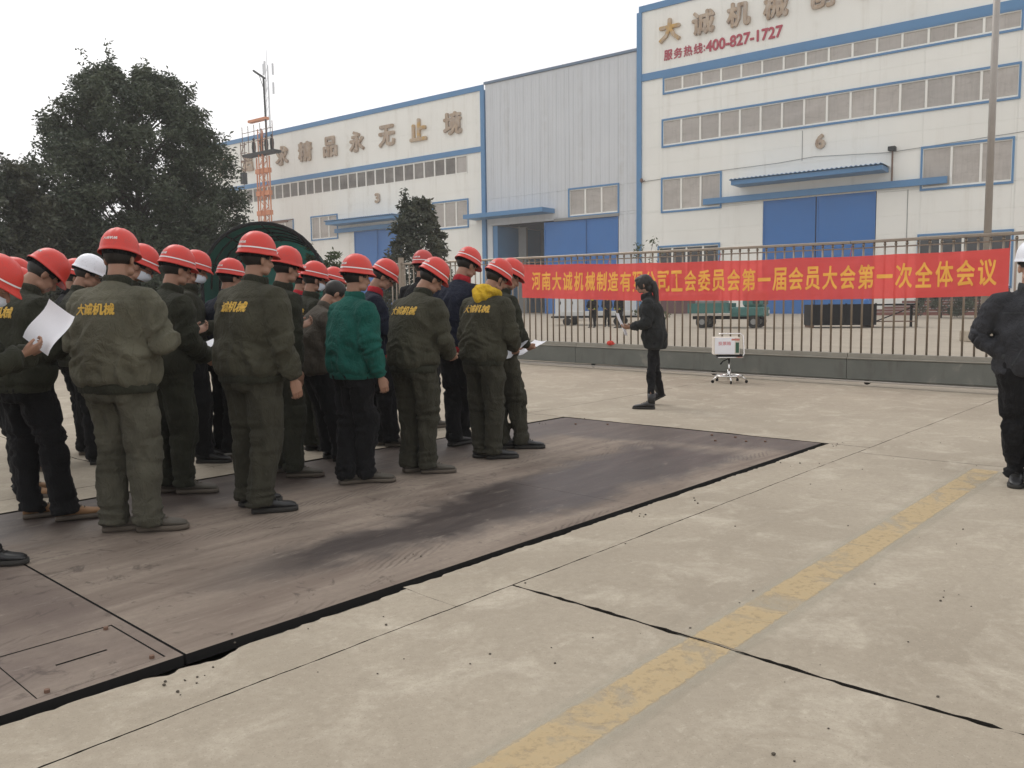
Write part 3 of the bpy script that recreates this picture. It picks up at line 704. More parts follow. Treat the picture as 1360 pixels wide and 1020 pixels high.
def canopy(par, a, b, z, out, name='canopy', corr=True, th=.42):
    m = MB(); m.box2(a, b, -out, -.02, z - th, z - .06); c = m.build(name, M['blue'], par)
    if corr:
        n_ = int((b - a) / .35); V = []; F = []
        for i in range(n_ * 2 + 1):
            x = a - .1 + (b - a + .2) * i / (n_ * 2); h = .09 if i % 2 else 0
            for yy in (-out - .18, -.02): V += [(x, yy, z - .04 + h), (x, yy, z - .0 + h)]
        for i in range(n_ * 2):
            k = i * 4; F += [(k + 1, k + 5, k + 7, k + 3), (k, k + 2, k + 6, k + 4), (k, k + 4, k + 5, k + 1)]
        link('corrugated_sheet', mesh_np('corrugated_sheet', V, F, M['blue'], False), c)
    return c
def big_door(par, a, b, z0, z1, y=.05, n=2, mid=None):
    xs = [a, mid, b] if mid else [a + (b - a) * i / n for i in range(n + 1)]
    for i in range(len(xs) - 1):
        m = MB(); m.box2(xs[i] + .05, xs[i + 1] - .05, y, y + .12, z0, z1); leaf = m.build('door_leaf', M['bluedoor'], par)
        m = MB()
        for q in ((xs[i] + .05, xs[i] + .17), (xs[i + 1] - .17, xs[i + 1] - .05)): m.box2(q[0], q[1], y - .05, y - .002, z0, z1)
        for zz in (z0 + .05, (z0 + z1) / 2, z1 - .15): m.box2(xs[i] + .17, xs[i + 1] - .17, y - .04, y - .002, zz, zz + .10)
        m.build('door_frame', M['bluedoor'], leaf)

# --- building with number 6
b6 = thing('factory_building', 'tall white factory hall numbered 6 with blue trim, hotline sign and gold lettering', 'building', BO, BRZ)
S0, S1 = -13.85, 18.5
wl = (-11.63, -6.0, 9.88, 12.75); wr = (10.06, 15.98, 9.86, 12.83); r1 = (-11.49, 16.2, 20.42, 21.66); r2 = (-11.59, 16.2, 15.72, 17.95)
dr = (-2.2, 6.88, -1, 10.0); lowl = (-11.95, -6.1, .55, 6.6); lowr = (10.0, 16.15, .5, 6.3)
wall_panels(b6, S0, S1, -1, 28.0, (wl, wr, r1, r2, dr, lowl, lowr), M['white'], (), (8.0, 14.2, 19.2, 21.75, 27.9))
for q in ((S0 - .15, S1 + .15, 27.9, 28.45), (S0 + .02, S1, 21.78, 22.42)): slot_box(b6, q[0], q[1], -.12, .0 - .003, q[2], q[3], 'trim_band', M['blue'])
slot_box(b6, S0 - .35, S0 + .12, -.16, -.004, -1, 27.9, 'corner_trim', M['blue'])
window(b6, *r1, [-11.49 + 1.81 * i for i in range(1, 15)]); window(b6, *r2, [-11.59 + 1.815 * i for i in range(1, 15)])
window(b6, *wl, [-9.75, -7.88]); window(b6, *wr, [12.05, 13.98])
w_ = window(b6, lowl[0], lowl[1], 2.3, lowl[3], [-10.6, -9.2, -7.6], 'glass'); slot_box(b6, lowl[0], lowl[1], .02, .1, .55, 2.12, 'maroon_panel', M['maroon'])
window(b6, lowr[0], lowr[1], 2.4, lowr[3], [11.5, 13.0, 14.6], 'glass'); slot_box(b6, lowr[0], lowr[1], .02, .1, .5, 2.2, 'entrance_door', M['maroon'])
canopy(b6, -4.25, 7.7, 11.75, 2.0); slot_box(b6, -7.45, 11.85, -.45, -.14, 10.1, 10.6, 'door_track', M['blue'])
big_door(b6, -2.2, 6.88, .3, 10.0, .02, 2, 2.24)
bldg_shell(b6, S0, S1, 27.9)
letters(b6, '大诚机械创中', 0, 24.75, 26.78, [(-11.94 + 3.19 * i, -9.85 + 3.19 * i) for i in range(6)][:4] + [(1.30, 3.40), (4.55, 6.6)], ['lettergold', 'letter', 'letter', 'letter', 'letter', 'lettergold'])
letters(b6, '服务热线', 0, 23.22, 24.12, [(-11.49 + .96 * i, -10.66 + .96 * i) for i in range(4)], ['redink'] * 4, 'hotline_character', .04, .02)
TV, TF = text_fit('400-827-1727', 6.75, .98, .02, .03, 3); link('hotline_number', mesh_np('hotline_number', [(-4.12 + p[0], -.06 - p[2], 23.68 + p[1]) for p in TV], TF, M['redink'], False), b6)
TV, TF = text_fit(':', .12, .5, .02, .03, 3); link('hotline_colon', mesh_np('hotline_colon', [(-7.62 + p[0], -.06 - p[2], 23.6 + p[1]) for p in TV], TF, M['redink'], False), b6)
TV, TF = text_fit('6', .82, 1.18, .06, .05, 3); link('number_six', mesh_np('number_six', [(2.5 + p[0], -.12 - p[2], 14.35 + p[1]) for p in TV], TF, M['letter'], False), b6)
for s_ in (-13.7,):
    m = MB(); m.tube([(s_, -.1, 12.7), (s_ + .5, -.5, 12.75)], .05, 6); m.ell((s_ + .1, -.3, 12.85), (.16, .16, .2), 8, 6); m.build('wall_lamp', M['rust'], b6)
m = MB(); m.tube([(8.0, -.25, 10.6), (8.0, -.25, 12.9)], .07, 6); m.build('camera_pole', M['rust'], b6); m = MB(); m.box2(7.75, 8.25, -.7, -.1, 12.9, 13.2); m.build('camera_head', M['dark'], b6)
m = MB(); m.tube([(-13.5, -.06, 12.75), (-6, -.06, 12.95), (-1, -.06, 13.02), (2, -.06, 13.2), (7.7, -.06, 12.85), (18, -.06, 13.3)], .022, 4); m.build('cable', M['grey'], b6)
m = MB(); m.box2(9.1, 9.15, -.03, -.004, 2, 9.9); m.box2(1.0, 1.04, -.03, -.004, 13, 15.4); m.build('seam', M['grey'], b6)
# entrance steps and planters to the right
st = thing('entrance_steps', 'broad red tiled steps in front of the right entrance of hall six', 'steps', BO, BRZ)
for k, (dep, h) in enumerate(((5.0, .20), (4.2, .40), (3.4, .60), (2.6, .80), (1.8, 1.0))):
    g0 = .42; m = MB(); m.bevbox(7.6 + k * .45, 18.0, -dep - .4, -dep + .4 if k < 4 else -.3, g0 - 1, g0 + h, .02); m.build('step', M['brick'], st)
    m = MB(); m.box2(7.6 + k * .45, 18.0, -dep - .43, -dep - .3, g0 + h + .003, g0 + h + .03); m.build('nosing', M['whiteplate'], st)

# --- grey middle hall
bm = thing('warehouse', 'grey ribbed sheet warehouse between the two white halls with an open blue door', 'building', BO, BRZ)
A0, A1 = -32.2, -14.22
dm = (-31.5, -16.2, -1, 9.95); wm = (-21.75, -16.22, 10.2, 12.75)
wall_panels(bm, A0, A1, -1, 24.6, (dm, wm), M['greysheet'], [A0 + 1.0 * i for i in range(1, 18) if abs(A0 + i - (-31.5)) > .2], (), .2, 'wall_sheet', .02)
ribs = MB()
for i in range(18 * 3):
    s_ = A0 + .17 + i / 3
    if s_ > A1: break
    zt = 24.6; lo = 10.0 if -31.5 < s_ < -16.2 else -1
    if wm[0] < s_ < wm[1]: ribs.box2(s_ - .03, s_ + .03, -.014, -.002, 12.95, zt)
    else: ribs.box2(s_ - .03, s_ + .03, -.014, -.002, lo, zt)
ribs.build('wall_ribs', M['greysheet'], bm)
V = [(A0 - .1, -.12, 24.6), (A1, -.12, 24.75), (A1, -.12, 25.05), (A0 - .1, -.12, 24.9)]
m = MB(); m.box2(A0 - .1, A1 - .02, -.14, .3, 24.62, 24.86); m.build('roof_trim', mk_plain('slate blue trim', lin(98, 118, 140), .5), bm)
window(bm, *wm, [-19.9, -18.05])
m = MB(); m.box2(-24.6, -23.2, -.05, .2, 2, 2.1)
big_door(bm, -24.85, -16.2, .55, 9.8, .02, 2, -19.8)
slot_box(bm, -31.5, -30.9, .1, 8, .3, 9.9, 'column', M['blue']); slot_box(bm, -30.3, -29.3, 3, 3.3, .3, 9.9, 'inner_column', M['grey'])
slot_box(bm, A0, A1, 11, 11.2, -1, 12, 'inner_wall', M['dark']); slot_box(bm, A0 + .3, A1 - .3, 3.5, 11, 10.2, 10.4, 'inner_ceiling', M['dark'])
canopy(bm, -33.7, -23.5, 11.15, 2.2, 'canopy', False, .5)
slot_box(bm, -23.5, -16.1, -.2, -.04, 9.82, 10.08, 'door_track', M['grey'])
bldg_shell(bm, A0, A1, 24.55, 30, 'greysheet', .2)
# --- building with number 3
b3 = thing('factory_building', 'white factory hall numbered 3 with long slogan lettering behind the trees', 'building', BO, BRZ)
T0, T1 = -92, -32.75
v1 = (-60.78, -55.9, 10.2, 12.95); v2 = (-39.9, -34.82, 10.15, 12.95); rr = (-90, -34.8, 15.8, 17.7); d3 = (-53.0, -44.9, -1, 10.7); v3 = (-69.5, -64.4, 10.2, 12.95)
wall_panels(b3, T0, T1, -1, 24.3, (v1, v2, v3, rr, d3), M['white'], (-82, -72), (8, 14, 18.0, 21))
slot_box(b3, T0, T1 + .4, -.12, -.003, 24.1, 24.65, 'trim_band', M['blue']); slot_box(b3, T0, T1, -.12, -.003, 17.8, 18.35, 'trim_band', M['blue'])
slot_box(b3, T1 - .05, T1 + .45, -.16, .2, -1, 24.1, 'corner_trim', M['blue'])
window(b3, *rr, [-34.84 - 1.575 * i for i in range(1, 35)], trim=False)
window(b3, *v1, [-59.2, -57.5]); window(b3, *v2, [-38.2, -36.5]); window(b3, *v3, [-67.8, -66.1])
canopy(b3, -55.8, -44.2, 12.0, 2.0); slot_box(b3, -56, -43.5, -.45, -.14, 10.7, 11.2, 'door_track', M['blue']); big_door(b3, -53, -44.9, .4, 10.7)
bldg_shell(b3, T0, T1, 24.2)
letters(b3, '步追求精品永无止境', 0, 20.05, 22.5, [(-80.3, -77.8), (-74.6, -72.1), (-67.3, -64.8), (-62.7, -60.1), (-57.9, -55.4), (-53.1, -50.6), (-48.1, -45.5), (-43.1, -40.5), (-38.0, -35.4)], ['letter'] * 7 + ['lettergold', 'letter'])
TV, TF = text_fit('3', .85, 1.15, .06, .05, 3); link('number_three', mesh_np('number_three', [(-48.65 + p[0], -.12 - p[2], 14.35 + p[1]) for p in TV], TF, M['letter'], False), b3)

# --- flagpole
q = at_depth(1312, 300, 26); g = float(gz(q[0], q[1]))
m = MB(); m.tube([(0, 0, -.1), (0, 0, 16.5)], [.115, .085], 14); m.ell((0, 0, 16.6), (.13, .13, .13), 10, 6)
o = tag(m.build('flagpole', mk_plain('pole steel', (.36, .33, .30), .4, .4, .1), None, True), 'tall grey steel flagpole rising behind the gate in front of hall six', 'flagpole'); o.location = (q[0], q[1], g)
m = MB(); m.bevbox(-.5, .5, -.5, .5, 0, .35, .03); m.build('base_block', M['concrete'], o)

# ================================================================== YARD BEHIND THE GATE
def place(o, px, Y, rz=0.):
    q = at_depth(px, 410, Y); o.location = (q[0], q[1], float(gz(q[0], q[1]))); o.rotation_euler = (0, 0, rz); return o
# small teal pickup truck
t = place(thing('parked_truck', 'small teal flatbed truck parked in front of hall six behind the banner', 'truck'), 990, 40, math.radians(-28))
m = MB(); m.bevbox(-.55, .55 + .45, -.75, .75, .55, 1.0, .06); m.bevbox(.0, .95, -.72, .72, 1.0, 1.78, .12); m.build('cab', M['teal'], t)
m = MB(); m.box2(.5, .80, -.755, -.73, 1.15, 1.6); m.box2(.5, .80, .73, .755, 1.15, 1.6); m.build('side_window', M['glass'], t)
m = MB(); m.add([(.955, -.6, 1.12), (.955, .6, 1.12), (.955, .58, 1.62), (.955, -.58, 1.62)], [(0, 1, 2, 3)]); m.build('windscreen', M['glass'], t)
m = MB(); m.box2(-2.6, -.1, -.8, .8, .72, .80); m.build('load_bed', M['teal'], t)
for y in (-.78, .78): m = MB(); m.box2(-2.6, -.62, y - .02, y + .02, .80, 1.2); m.build('side_board', M['teal'], t)
m = MB(); m.box2(-2.62, -2.58, -.76, .76, .80, 1.2); m.build('tailboard', M['teal'], t)
m = MB(); m.box2(-2.5, .8, -.25, .25, .42, .58); m.build('chassis', M['black'], t)
for x in (-1.9, .55):
    for y in (-.7, .7):
        m = MB(); m.tube([(x, y - .09, .30), (x, y + .09, .30)], .30, 18); w = m.build('wheel', M['rubber'], t)
        m = MB(); m.tube([(x, y - .10, .30), (x, y + .10, .30)], .14, 12); m.build('rim', M['grey'], w)
for y in (-.5, .5): m = MB(); m.box2(.99, 1.02, y - .12, y + .12, .68, .84); m.build('headlight', M['whiteplate'], t)
m = MB(); m.bevbox(-2.3, -.9, -.55, .5, .81, 1.35, .05); tag(m.build('cargo_bundle', M['grey']), 'grey covered bundle lying on the bed of the teal truck', 'cargo').matrix_world = t.matrix_basis.copy()
# black steel bins and frame
t = place(thing('steel_skip', 'long black steel skip with angled side standing behind the gate', 'skip'), 1118, 39, math.radians(-8))
m = MB()
for q in ((-1.55, 1.35, -.75, -.70), (-1.55, 1.35, .70, .75)): m.box2(q[0], q[1], q[2], q[3], .12, 1.08)
m.box2(-1.55, -1.5, -.7, .7, .12, 1.08); m.box2(1.3, 1.35, -.7, .7, .12, 1.08); m.box2(-1.5, 1.3, -.7, .7, .12, .18); m.build('hopper', M['black'], t)
for x in (-1.5, -.75, 0, .7, 1.3): m = MB(); m.box2(x - .04, x + .04, -.79, -.752, .12, 1.12); m.build('rib', M['black'], t)
for x in (-1.45, 1.2): m = MB(); m.box2(x - .06, x + .06, -.72, .72, 0, .12); m.build('skid', M['rust'], t)
t = place(thing('work_table', 'dark steel frame table with a slanted top behind the gate', 'table'), 1186, 38.5, math.radians(-12))
m = MB(); m.box2(-1.0, 1.0, -.5, .5, 1.0, 1.08); m.build('table_top', M['black'], t)
for x in (-.95, .9):
    for y in (-.45, .45): m = MB(); m.box2(x - .05, x + .05, y - .05, y + .05, 0, 1.0); m.build('leg', M['black'], t)
m = MB(); m.box2(-.9, .85, -.42, .42, .25, .29); m.build('lower_shelf', M['rust'], t)
m = MB(); m.tube([(-.8, -.5, .3), (.8, -.5, .95)], .03, 6); m.build('brace', M['black'], t)
t = place(thing('gas_cylinder', 'blue gas cylinder beside the dark work table', 'cylinder'), 1150, 39.6)
m = MB(); m.tube([(0, 0, 0), (0, 0, 1.2), (0, 0, 1.32), (0, 0, 1.36)], [.15, .15, .09, .04], 14); m.build('tank', M['bluedoor'], t, True); m = MB(); m.tube([(0, 0, 1.36), (0, 0, 1.46)], .03, 8); m.build('valve', M['grey'], t)
# plates on trestles
t = place(thing('flat_trailer', 'low flat trailer loaded with pale steel plates behind the gate', 'trailer'), 792, 47, math.radians(-20))
m = MB(); m.box2(-2.4, 2.6, -.9, .9, .42, .52); m.build('bed', M['black'], t)
for i in range(4): m = MB(); o_ = .08 * i; m.box2(-2.3 + o_, 2.5 - o_ * 1.5, -.85 + o_, .85, .53 + i * .065, .585 + i * .065); m.build('steel_plate', M['whiteplate'], t)
for x in (-1.5, 1.4):
    for y in (-.8, .8): m = MB(); m.tube([(x, y - .1, .22), (x, y + .1, .22)], .22, 14); m.build('wheel', M['rubber'], t)
t = place(thing('cabinet', 'pale grey switch cabinet beside the blue warehouse door', 'cabinet'), 757, 58, BRZ)
m = MB(); m.bevbox(-1.0, 1.0, -.4, .4, .1, 2.3, .03); m.build('case', M['whiteplate'], t)
for x in (-.5, .5): m = MB(); m.box2(x - .46, x + .46, -.43, -.405, .2, 2.2); d = m.build('door', M['greysheet'], t); m = MB(); m.box2(x - .05, x + .02, -.46, -.43, 1.1, 1.3); m.build('handle', M['black'], d)
# planters / bushes by the entrance
def leaf_mesh(pts, size, mat, name, var=.5, flat=.25, fold=True):
    n = len(pts); P = np.asarray(pts)
    a = NR.rand(n) * 2 * np.pi; el = NR.randn(n) * .55 - .15
    d = np.stack([np.cos(a) * np.cos(el), np.sin(a) * np.cos(el), np.sin(el)], 1)
    b = NR.randn(n, 3); b -= d * (b * d).sum(1, keepdims=True); b /= np.linalg.norm(b, axis=1, keepdims=True) + 1e-9
    nn = np.cross(d, b)
    L = size * (1 - var / 2 + var * NR.rand(n))[:, None]; W = L * .42
    v0 = P; v1 = P + d * L * .5 + b * W * .5 + nn * W * .15; v2 = P + d * L - nn * L * .12; v3 = P + d * L * .5 - b * W * .5 + nn * W * .15
    V = np.stack([v0, v1, v2, v3], 1).reshape(-1, 3)
    me = bpy.data.meshes.new(name); me.vertices.add(n * 4); me.vertices.foreach_set('co', V.ravel())
    idx = np.arange(n)[:, None] * 4 + np.array([0, 1, 2, 0, 2, 3]); me.loops.add(n * 6); me.loops.foreach_set('vertex_index', idx.ravel().astype(np.int32))
    me.polygons.add(n * 2); me.polygons.foreach_set('loop_start', np.arange(n * 2, dtype=np.int32) * 3)
    try: me.polygons.foreach_set('loop_total', np.full(n * 2, 3, np.int32))
    except Exception: pass
    me.materials.append(mat); me.update(calc_edges=True); me.validate(); return me
def blob_pts(c, r, n, shell=.55):
    d = NR.randn(n, 3); d /= np.linalg.norm(d, axis=1, keepdims=True); rr = (shell + (1 - shell) * NR.rand(n)) ** .8
    return np.array(c) + d * rr[:, None] * np.array(r)
def tree(label, px, Y, height, width, trunk_h, n_clump, n_leaf, leaf, mat, shape, seed, trunk_r=.16, cat='tree', name='broadleaf_tree', group=None, clr=.95):
    global NR
    NR = np.random.RandomState(seed); rn = random.Random(seed)
    t = place(thing(name, label, cat, group=group), px, Y)
    mbk = MB(); mbk.tube([(0, 0, -.3), (.03, .02, trunk_h * .5), (.0, .05, trunk_h), (.05, 0, height * .6), (0, 0, height * .85)], [trunk_r * 1.3, trunk_r, trunk_r * .85, trunk_r * .45, trunk_r * .12], 9)
    pts = []; lb = MB()
    for i in range(n_clump):
        h = ((i + .5) / n_clump); a = i * 2.39996 + rn.uniform(-.35, .35); z = trunk_h * .75 + (height - trunk_h * .75) * h
        R = shape(h) * width / 2 * math.sqrt(rn.uniform(.22, 1)); c = (R * math.cos(a), R * math.sin(a), z)
        r = rn.uniform(.55, 1.0) * clr * (1.15 - .5 * h)
        k = int(n_leaf / n_clump * rn.uniform(.6, 1.4)); pts.append(blob_pts(c, (r, r, r * rn.uniform(.55, .95)), k, .25))
        if i % 3 == 0:
            z0 = max(trunk_h * .6, z - R * .8 - .4); lb.tube([(0, 0, z0), (c[0] * .5, c[1] * .5, (z0 + z) / 2 + .1), c], [trunk_r * .35, trunk_r * .22, .015], 5)
        if i % 4 == 0:     # sprays of young shoots standing out of the outline
            d = np.array([c[0], c[1], (z - height * .45)]); d = d / (np.linalg.norm(d) + .01) * .6 + np.array([0, 0, .6]); L = rn.uniform(.35, .8) * clr
            q = np.array(c) + d * r * .6; tt = NR.rand(34)[:, None]
            pts.append(q + d * L * tt + NR.randn(34, 3) * .07)
    mbk.build('trunk', M['bark'], t, True); lb.build('limbs', M['bark'], t)
    link('crown', leaf_mesh(np.vstack(pts), leaf, M[mat], 'crown'), t)
    return t
rshape = lambda h: math.sqrt(max(.10, 1 - ((h - .36) / .67) ** 2))
tree('big rounded dark evergreen tree rising above the helmets at left', 190, 31, 9.65, 7.4, 1.0, 330, 120000, .16, 'leaf', rshape, 3)
tree('lower dark tree cut off by the left edge of the photo', -20, 27, 6.2, 5.4, .6, 130, 40000, .20, 'leaf2', rshape, 4)
tree('second low tree filling the gap below the big evergreen', 70, 33, 5.4, 5.6, .4, 110, 34000, .18, 'leaf', rshape, 14)
tree('dark undergrowth tree under the right side of the big evergreen', 245, 34, 4.4, 5.6, .4, 90, 28000, .18, 'leaf', rshape, 15)
cone = lambda h: max(.14, 1.0 - .80 * h ** 1.1) * (1 if h > .12 else .75 + 2 * h)
tree('small cone shaped magnolia tree in front of the number 3 hall', 556, 31, 5.15, 4.3, .3, 75, 11000, .20, 'leaf2', cone, 5, .09, clr=.55)
tree('sparse young shrub with small pale leaves at the foot of hall six', 862, 30, 3.6, 1.3, 1.0, 16, 420, .12, 'leaf3', lambda h: .9, 6, .03, 'shrub', 'young_shrub', clr=.32)
tree('pale yellow green shrub beside the green bicycle shelter', 432, 24, 2.75, 1.7, .6, 22, 1500, .13, 'leaf3', rshape, 8, .04, 'shrub', 'garden_shrub', clr=.32)
for k, (px, Y, lab) in enumerate(((1250, 52, 'clipped dark bush left of the entrance of hall six'), (1300, 50, 'dark potted bush in the middle of the entrance steps'))):
    tree(lab, px, Y, 2.7, 3.2, .4, 30, 4500, .16, 'leaf', rshape, 20 + k, .05, 'bush', 'bush', clr=.5)
# long dark hedge closing the view on the left
NR = np.random.RandomState(9); hp = []
h_ = thing('hedge', 'long dark hedge behind the crowd under the trees at left', 'hedge')
for i in range(90):
    f = i / 89; q = at_depth(-260 + 640 * f, 410, 36 + 4 * f); z = float(gz(q[0], q[1])); hh = 1.25 + .35 * rnd.random()
    hp.append(blob_pts((q[0], q[1], z + hh * .95), (.95, .9, hh), 330, .5))
link('foliage', leaf_mesh(np.vstack(hp), .17, M['leaf'], 'foliage'), h_)
V = []
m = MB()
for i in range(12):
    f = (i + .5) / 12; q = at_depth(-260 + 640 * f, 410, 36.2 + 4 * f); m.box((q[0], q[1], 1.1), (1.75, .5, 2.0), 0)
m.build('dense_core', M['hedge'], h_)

# green bicycle shelter, arched
sh = place(thing('bicycle_shelter', 'arched green translucent bicycle shelter on a dark steel frame behind the helmets', 'shelter'), 352, 22.5, math.radians(10))
W2, RISE, BASEZ, LEN = 1.62, 1.75, 1.78, 5.4
def arch(y, n=18, k=1.): return [(-W2 * k * math.cos(math.pi * i / n), y, BASEZ + RISE * k * math.sin(math.pi * i / n) ** .9) for i in range(n + 1)]
for s_ in range(4):
    y0, y1 = s_ * LEN / 4 + .02, (s_ + 1) * LEN / 4 - .02; a, b = arch(y0), arch(y1); n = len(a)
    V = a + b + [(x * .995, y, z - .02) for x, y, z in a] + [(x * .995, y, z - .02) for x, y, z in b]
    F = [(i, i + 1, n + i + 1, n + i) for i in range(n - 1)] + [(2 * n + i, 3 * n + i, 3 * n + i + 1, 2 * n + i + 1) for i in range(n - 1)]
    link('roof_sheet', mesh_np('roof_sheet', V, F, M['poly'], True), sh)
for s_ in range(5):
    y = s_ * LEN / 4; m = MB(); m.tube(arch(y, 18, .985), .035 if s_ else .05, 6); m.build('arch_rib', M['black'], sh)
for k in (.12, .3, .5, .7, .88):
    m = MB(); x, z = -W2 * .97 * math.cos(math.pi * k), BASEZ + RISE * .95 * math.sin(math.pi * k) ** .9; m.tube([(x, 0, z), (x, LEN, z)], .022, 6); m.build('purlin', M['black'], sh)
a_ = arch(LEN, 18, .97); V = a_ + [(a_[-1][0], LEN, .5), (a_[0][0], LEN, .5)]
link('end_panel', mesh_np('end_panel', V, [tuple(range(len(V)))], M['poly'], False), sh)
for x in (-W2, W2): m = MB(); m.box2(x - .01, x + .01, .05, LEN, .6, BASEZ); m.build('side_panel', M['poly'], sh)
for x in (-W2 * .98, W2 * .98):
    for y in (.02, LEN / 2, LEN - .02): m = MB(); m.tube([(x, y, -.1), (x, y, BASEZ + .02)], .045, 8); m.build('post', M['black'], sh)

# orange mast climbing platform in front of hall three
tw = place(thing('mast_platform', 'orange lattice mast with dark working platform in front of the slogan of hall three', 'work platform'), 357, 104, BRZ)
gzt = tw.location.z
def lat(x, y, z0, z1, w, name='mast'):
    m = MB()
    for a in (-w, w):
        for b in (-w, w): m.tube([(x + a, y + b, z0), (x + a, y + b, z1)], .07, 5)
    z = z0; s_ = 1
    while z < z1 - w * 2:
        for b in (-w, w): m.tube([(x - s_ * w, y + b, z), (x + s_ * w, y + b, z + w * 2)], .04, 4)
        for a in (-w, w): m.tube([(x + a, y - s_ * w, z), (x + a, y + s_ * w, z + w * 2)], .04, 4)
        z += w * 2; s_ = -s_
    o = m.build(name, M['orange'], tw); return o
lat(0, 0, 0, 22.6, .35)
for x in (-1.25, 1.25): m = MB(); m.tube([(x, 0, 0), (x, 0, 19.3)], .09, 6); m.build('guide_rail', M['orange'], tw)
for z in (4, 8.6, 12.5, 14.9, 17.6): m = MB(); m.box2(-1.3, 1.3, -.25, .25, z - .28, z + .28); m.build('cross_brace', M['orange'], tw)
m = MB(); m.box2(-3.3, 2.9, -.6, .6, 19.55, 19.85); m.build('platform_deck', M['dark'], tw)
for x in np.arange(-3.2, 2.9, 1.2): m = MB(); m.tube([(x, -.55, 20), (x, -.55, 23.2)], .05, 4); m.build('guard_post', M['rust'], tw)
for z in (21.2, 22.4): m = MB(); m.tube([(-3.2, -.55, z), (2.8, -.55, z)], .04, 4); m.build('guard_rail', M['rust'], tw)
m = MB(); m.box2(-2.2, 1.3, -.4, .2, 23.6, 23.9); m.build('top_beam', M['orange'], tw)
m = MB(); m.box2(-4.3, -3.7, -.3, .3, 16.4, 17.8); m.build('hanging_motor', M['dark'], tw)
m = MB()
for x in (-4.4, -3.6): m.tube([(x, 0, 17.8), (x, 0, 21.5)], .06, 4)
for z in (18.2, 19.2, 20.2, 21.2): m.tube([(-4.5, 0, z), (-3.2, 0, z)], .05, 4)
m.tube([(-4.4, 0, 18.2), (-3.6, 0, 19.2), (-4.4, 0, 20.2), (-3.6, 0, 21.2)], .05, 4); m.tube([(-4.0, 0, 16.4), (-4.0, 0, 13.8)], .04, 4); m.build('side_hoist', M['rust'], tw)
m = MB(); m.tube([(1.2, -.2, 20), (1.0, -.2, 28.6)], .11, 6); m.tube([(1.3, -.2, 28.4), (-.9, -.2, 29.7)], .13, 6); m.tube([(1.0, -.2, 27.2), (.2, -.2, 29.0)], .05, 4); m.build('jib', M['dark'], tw)
m = MB(); m.box2(-5.0, 4.6, -.3, -.1, 11.05, 11.35); m.tube([(-5, -.2, 10.9), (5.6, -.2, 11.3)], .08, 5); m.build('scaffold_boards', M['rust'], tw)
for k, x in enumerate((-1.7, -.2, .8, 1.9)):
    m = MB(); m.tube([(x, 0, 20.0), (x, 0, 20.7), (x, 0, 21.2), (x, 0, 21.4)], [.2, .26, .22, .08], 8); m.ell((x, 0, 21.6), (.16, .16, .19), 8, 6)
    o = m.build('person', M['black'], None, True); o.matrix_world = tw.matrix_basis.copy()
    tag(o, ['dark figure at the left end of the high working platform', 'dark figure second from left on the high working platform', 'dark figure third from left on the high working platform', 'dark figure by the crane jib on the high working platform'][k], 'person', 'workers on the high platform')
# far phone mast
t = place(thing('phone_mast', 'slender pale phone mast with antennas fading into the haze', 'mast'), 367, 230)
m = MB()
for a in ((-.5, -.5), (.5, -.5), (0, .6)): m.tube([(a[0] * 2, a[1] * 2, 0), (a[0] * .7, a[1] * .7, 66)], .13, 5)
for i in range(26):
    z = 1 + i * 2.5; k = 2 - 1.3 * z / 66; m.tube([(-.5 * k, -.5 * k, z), (.5 * k, -.5 * k, z + 2.5)], .07, 4); m.tube([(.5 * k, -.5 * k, z), (0, .6 * k, z + 2.5)], .07, 4)
m.build('lattice', M['greysheet'], t)
for z in (60, 65):
    for a in range(3): c, s_ = math.cos(a * 2.1 + .4), math.sin(a * 2.1 + .4); m = MB(); m.box2(c * 1.5 - .25, c * 1.5 + .25, s_ * 1.5 - .15, s_ * 1.5 + .15, z - 1.4, z + 1.6); m.build('antenna', M['greysheet'], t)
m = MB(); m.tube([(0, 0, 66), (0, 0, 70)], .08, 5); m.build('lightning_rod', M['greysheet'], t)

m = MB(); m.box2(-720, 720, -620, 720, -2.2, 76)
hz = m.build('haze', []); hz['kind'] = 'stuff'; hz['label'] = 'thin grey winter haze over the whole yard'
hm = bpy.data.materials.new('haze'); hm.use_nodes = True; hm.node_tree.nodes.remove(hm.node_tree.nodes['Principled BSDF'])
pv = hm.node_tree.nodes.new('ShaderNodeVolumePrincipled'); pv.inputs['Density'].default_value = .0011; pv.inputs['Color'].default_value = (.97, .97, .98, 1)
hm.node_tree.links.new(pv.outputs[0], hm.node_tree.nodes['Material Output'].inputs['Volume']); hz.data.materials.append(hm)

# ================================================================== PEOPLE
def rotx(a): c, s = math.cos(a), math.sin(a); return np.array([[1, 0, 0], [0, c, -s], [0, s, c]])
def rotz(a): c, s = math.cos(a), math.sin(a); return np.array([[c, -s, 0], [s, c, 0], [0, 0, 1]])
def roty(a): c, s = math.cos(a), math.sin(a); return np.array([[c, 0, s], [0, 1, 0], [-s, 0, c]])

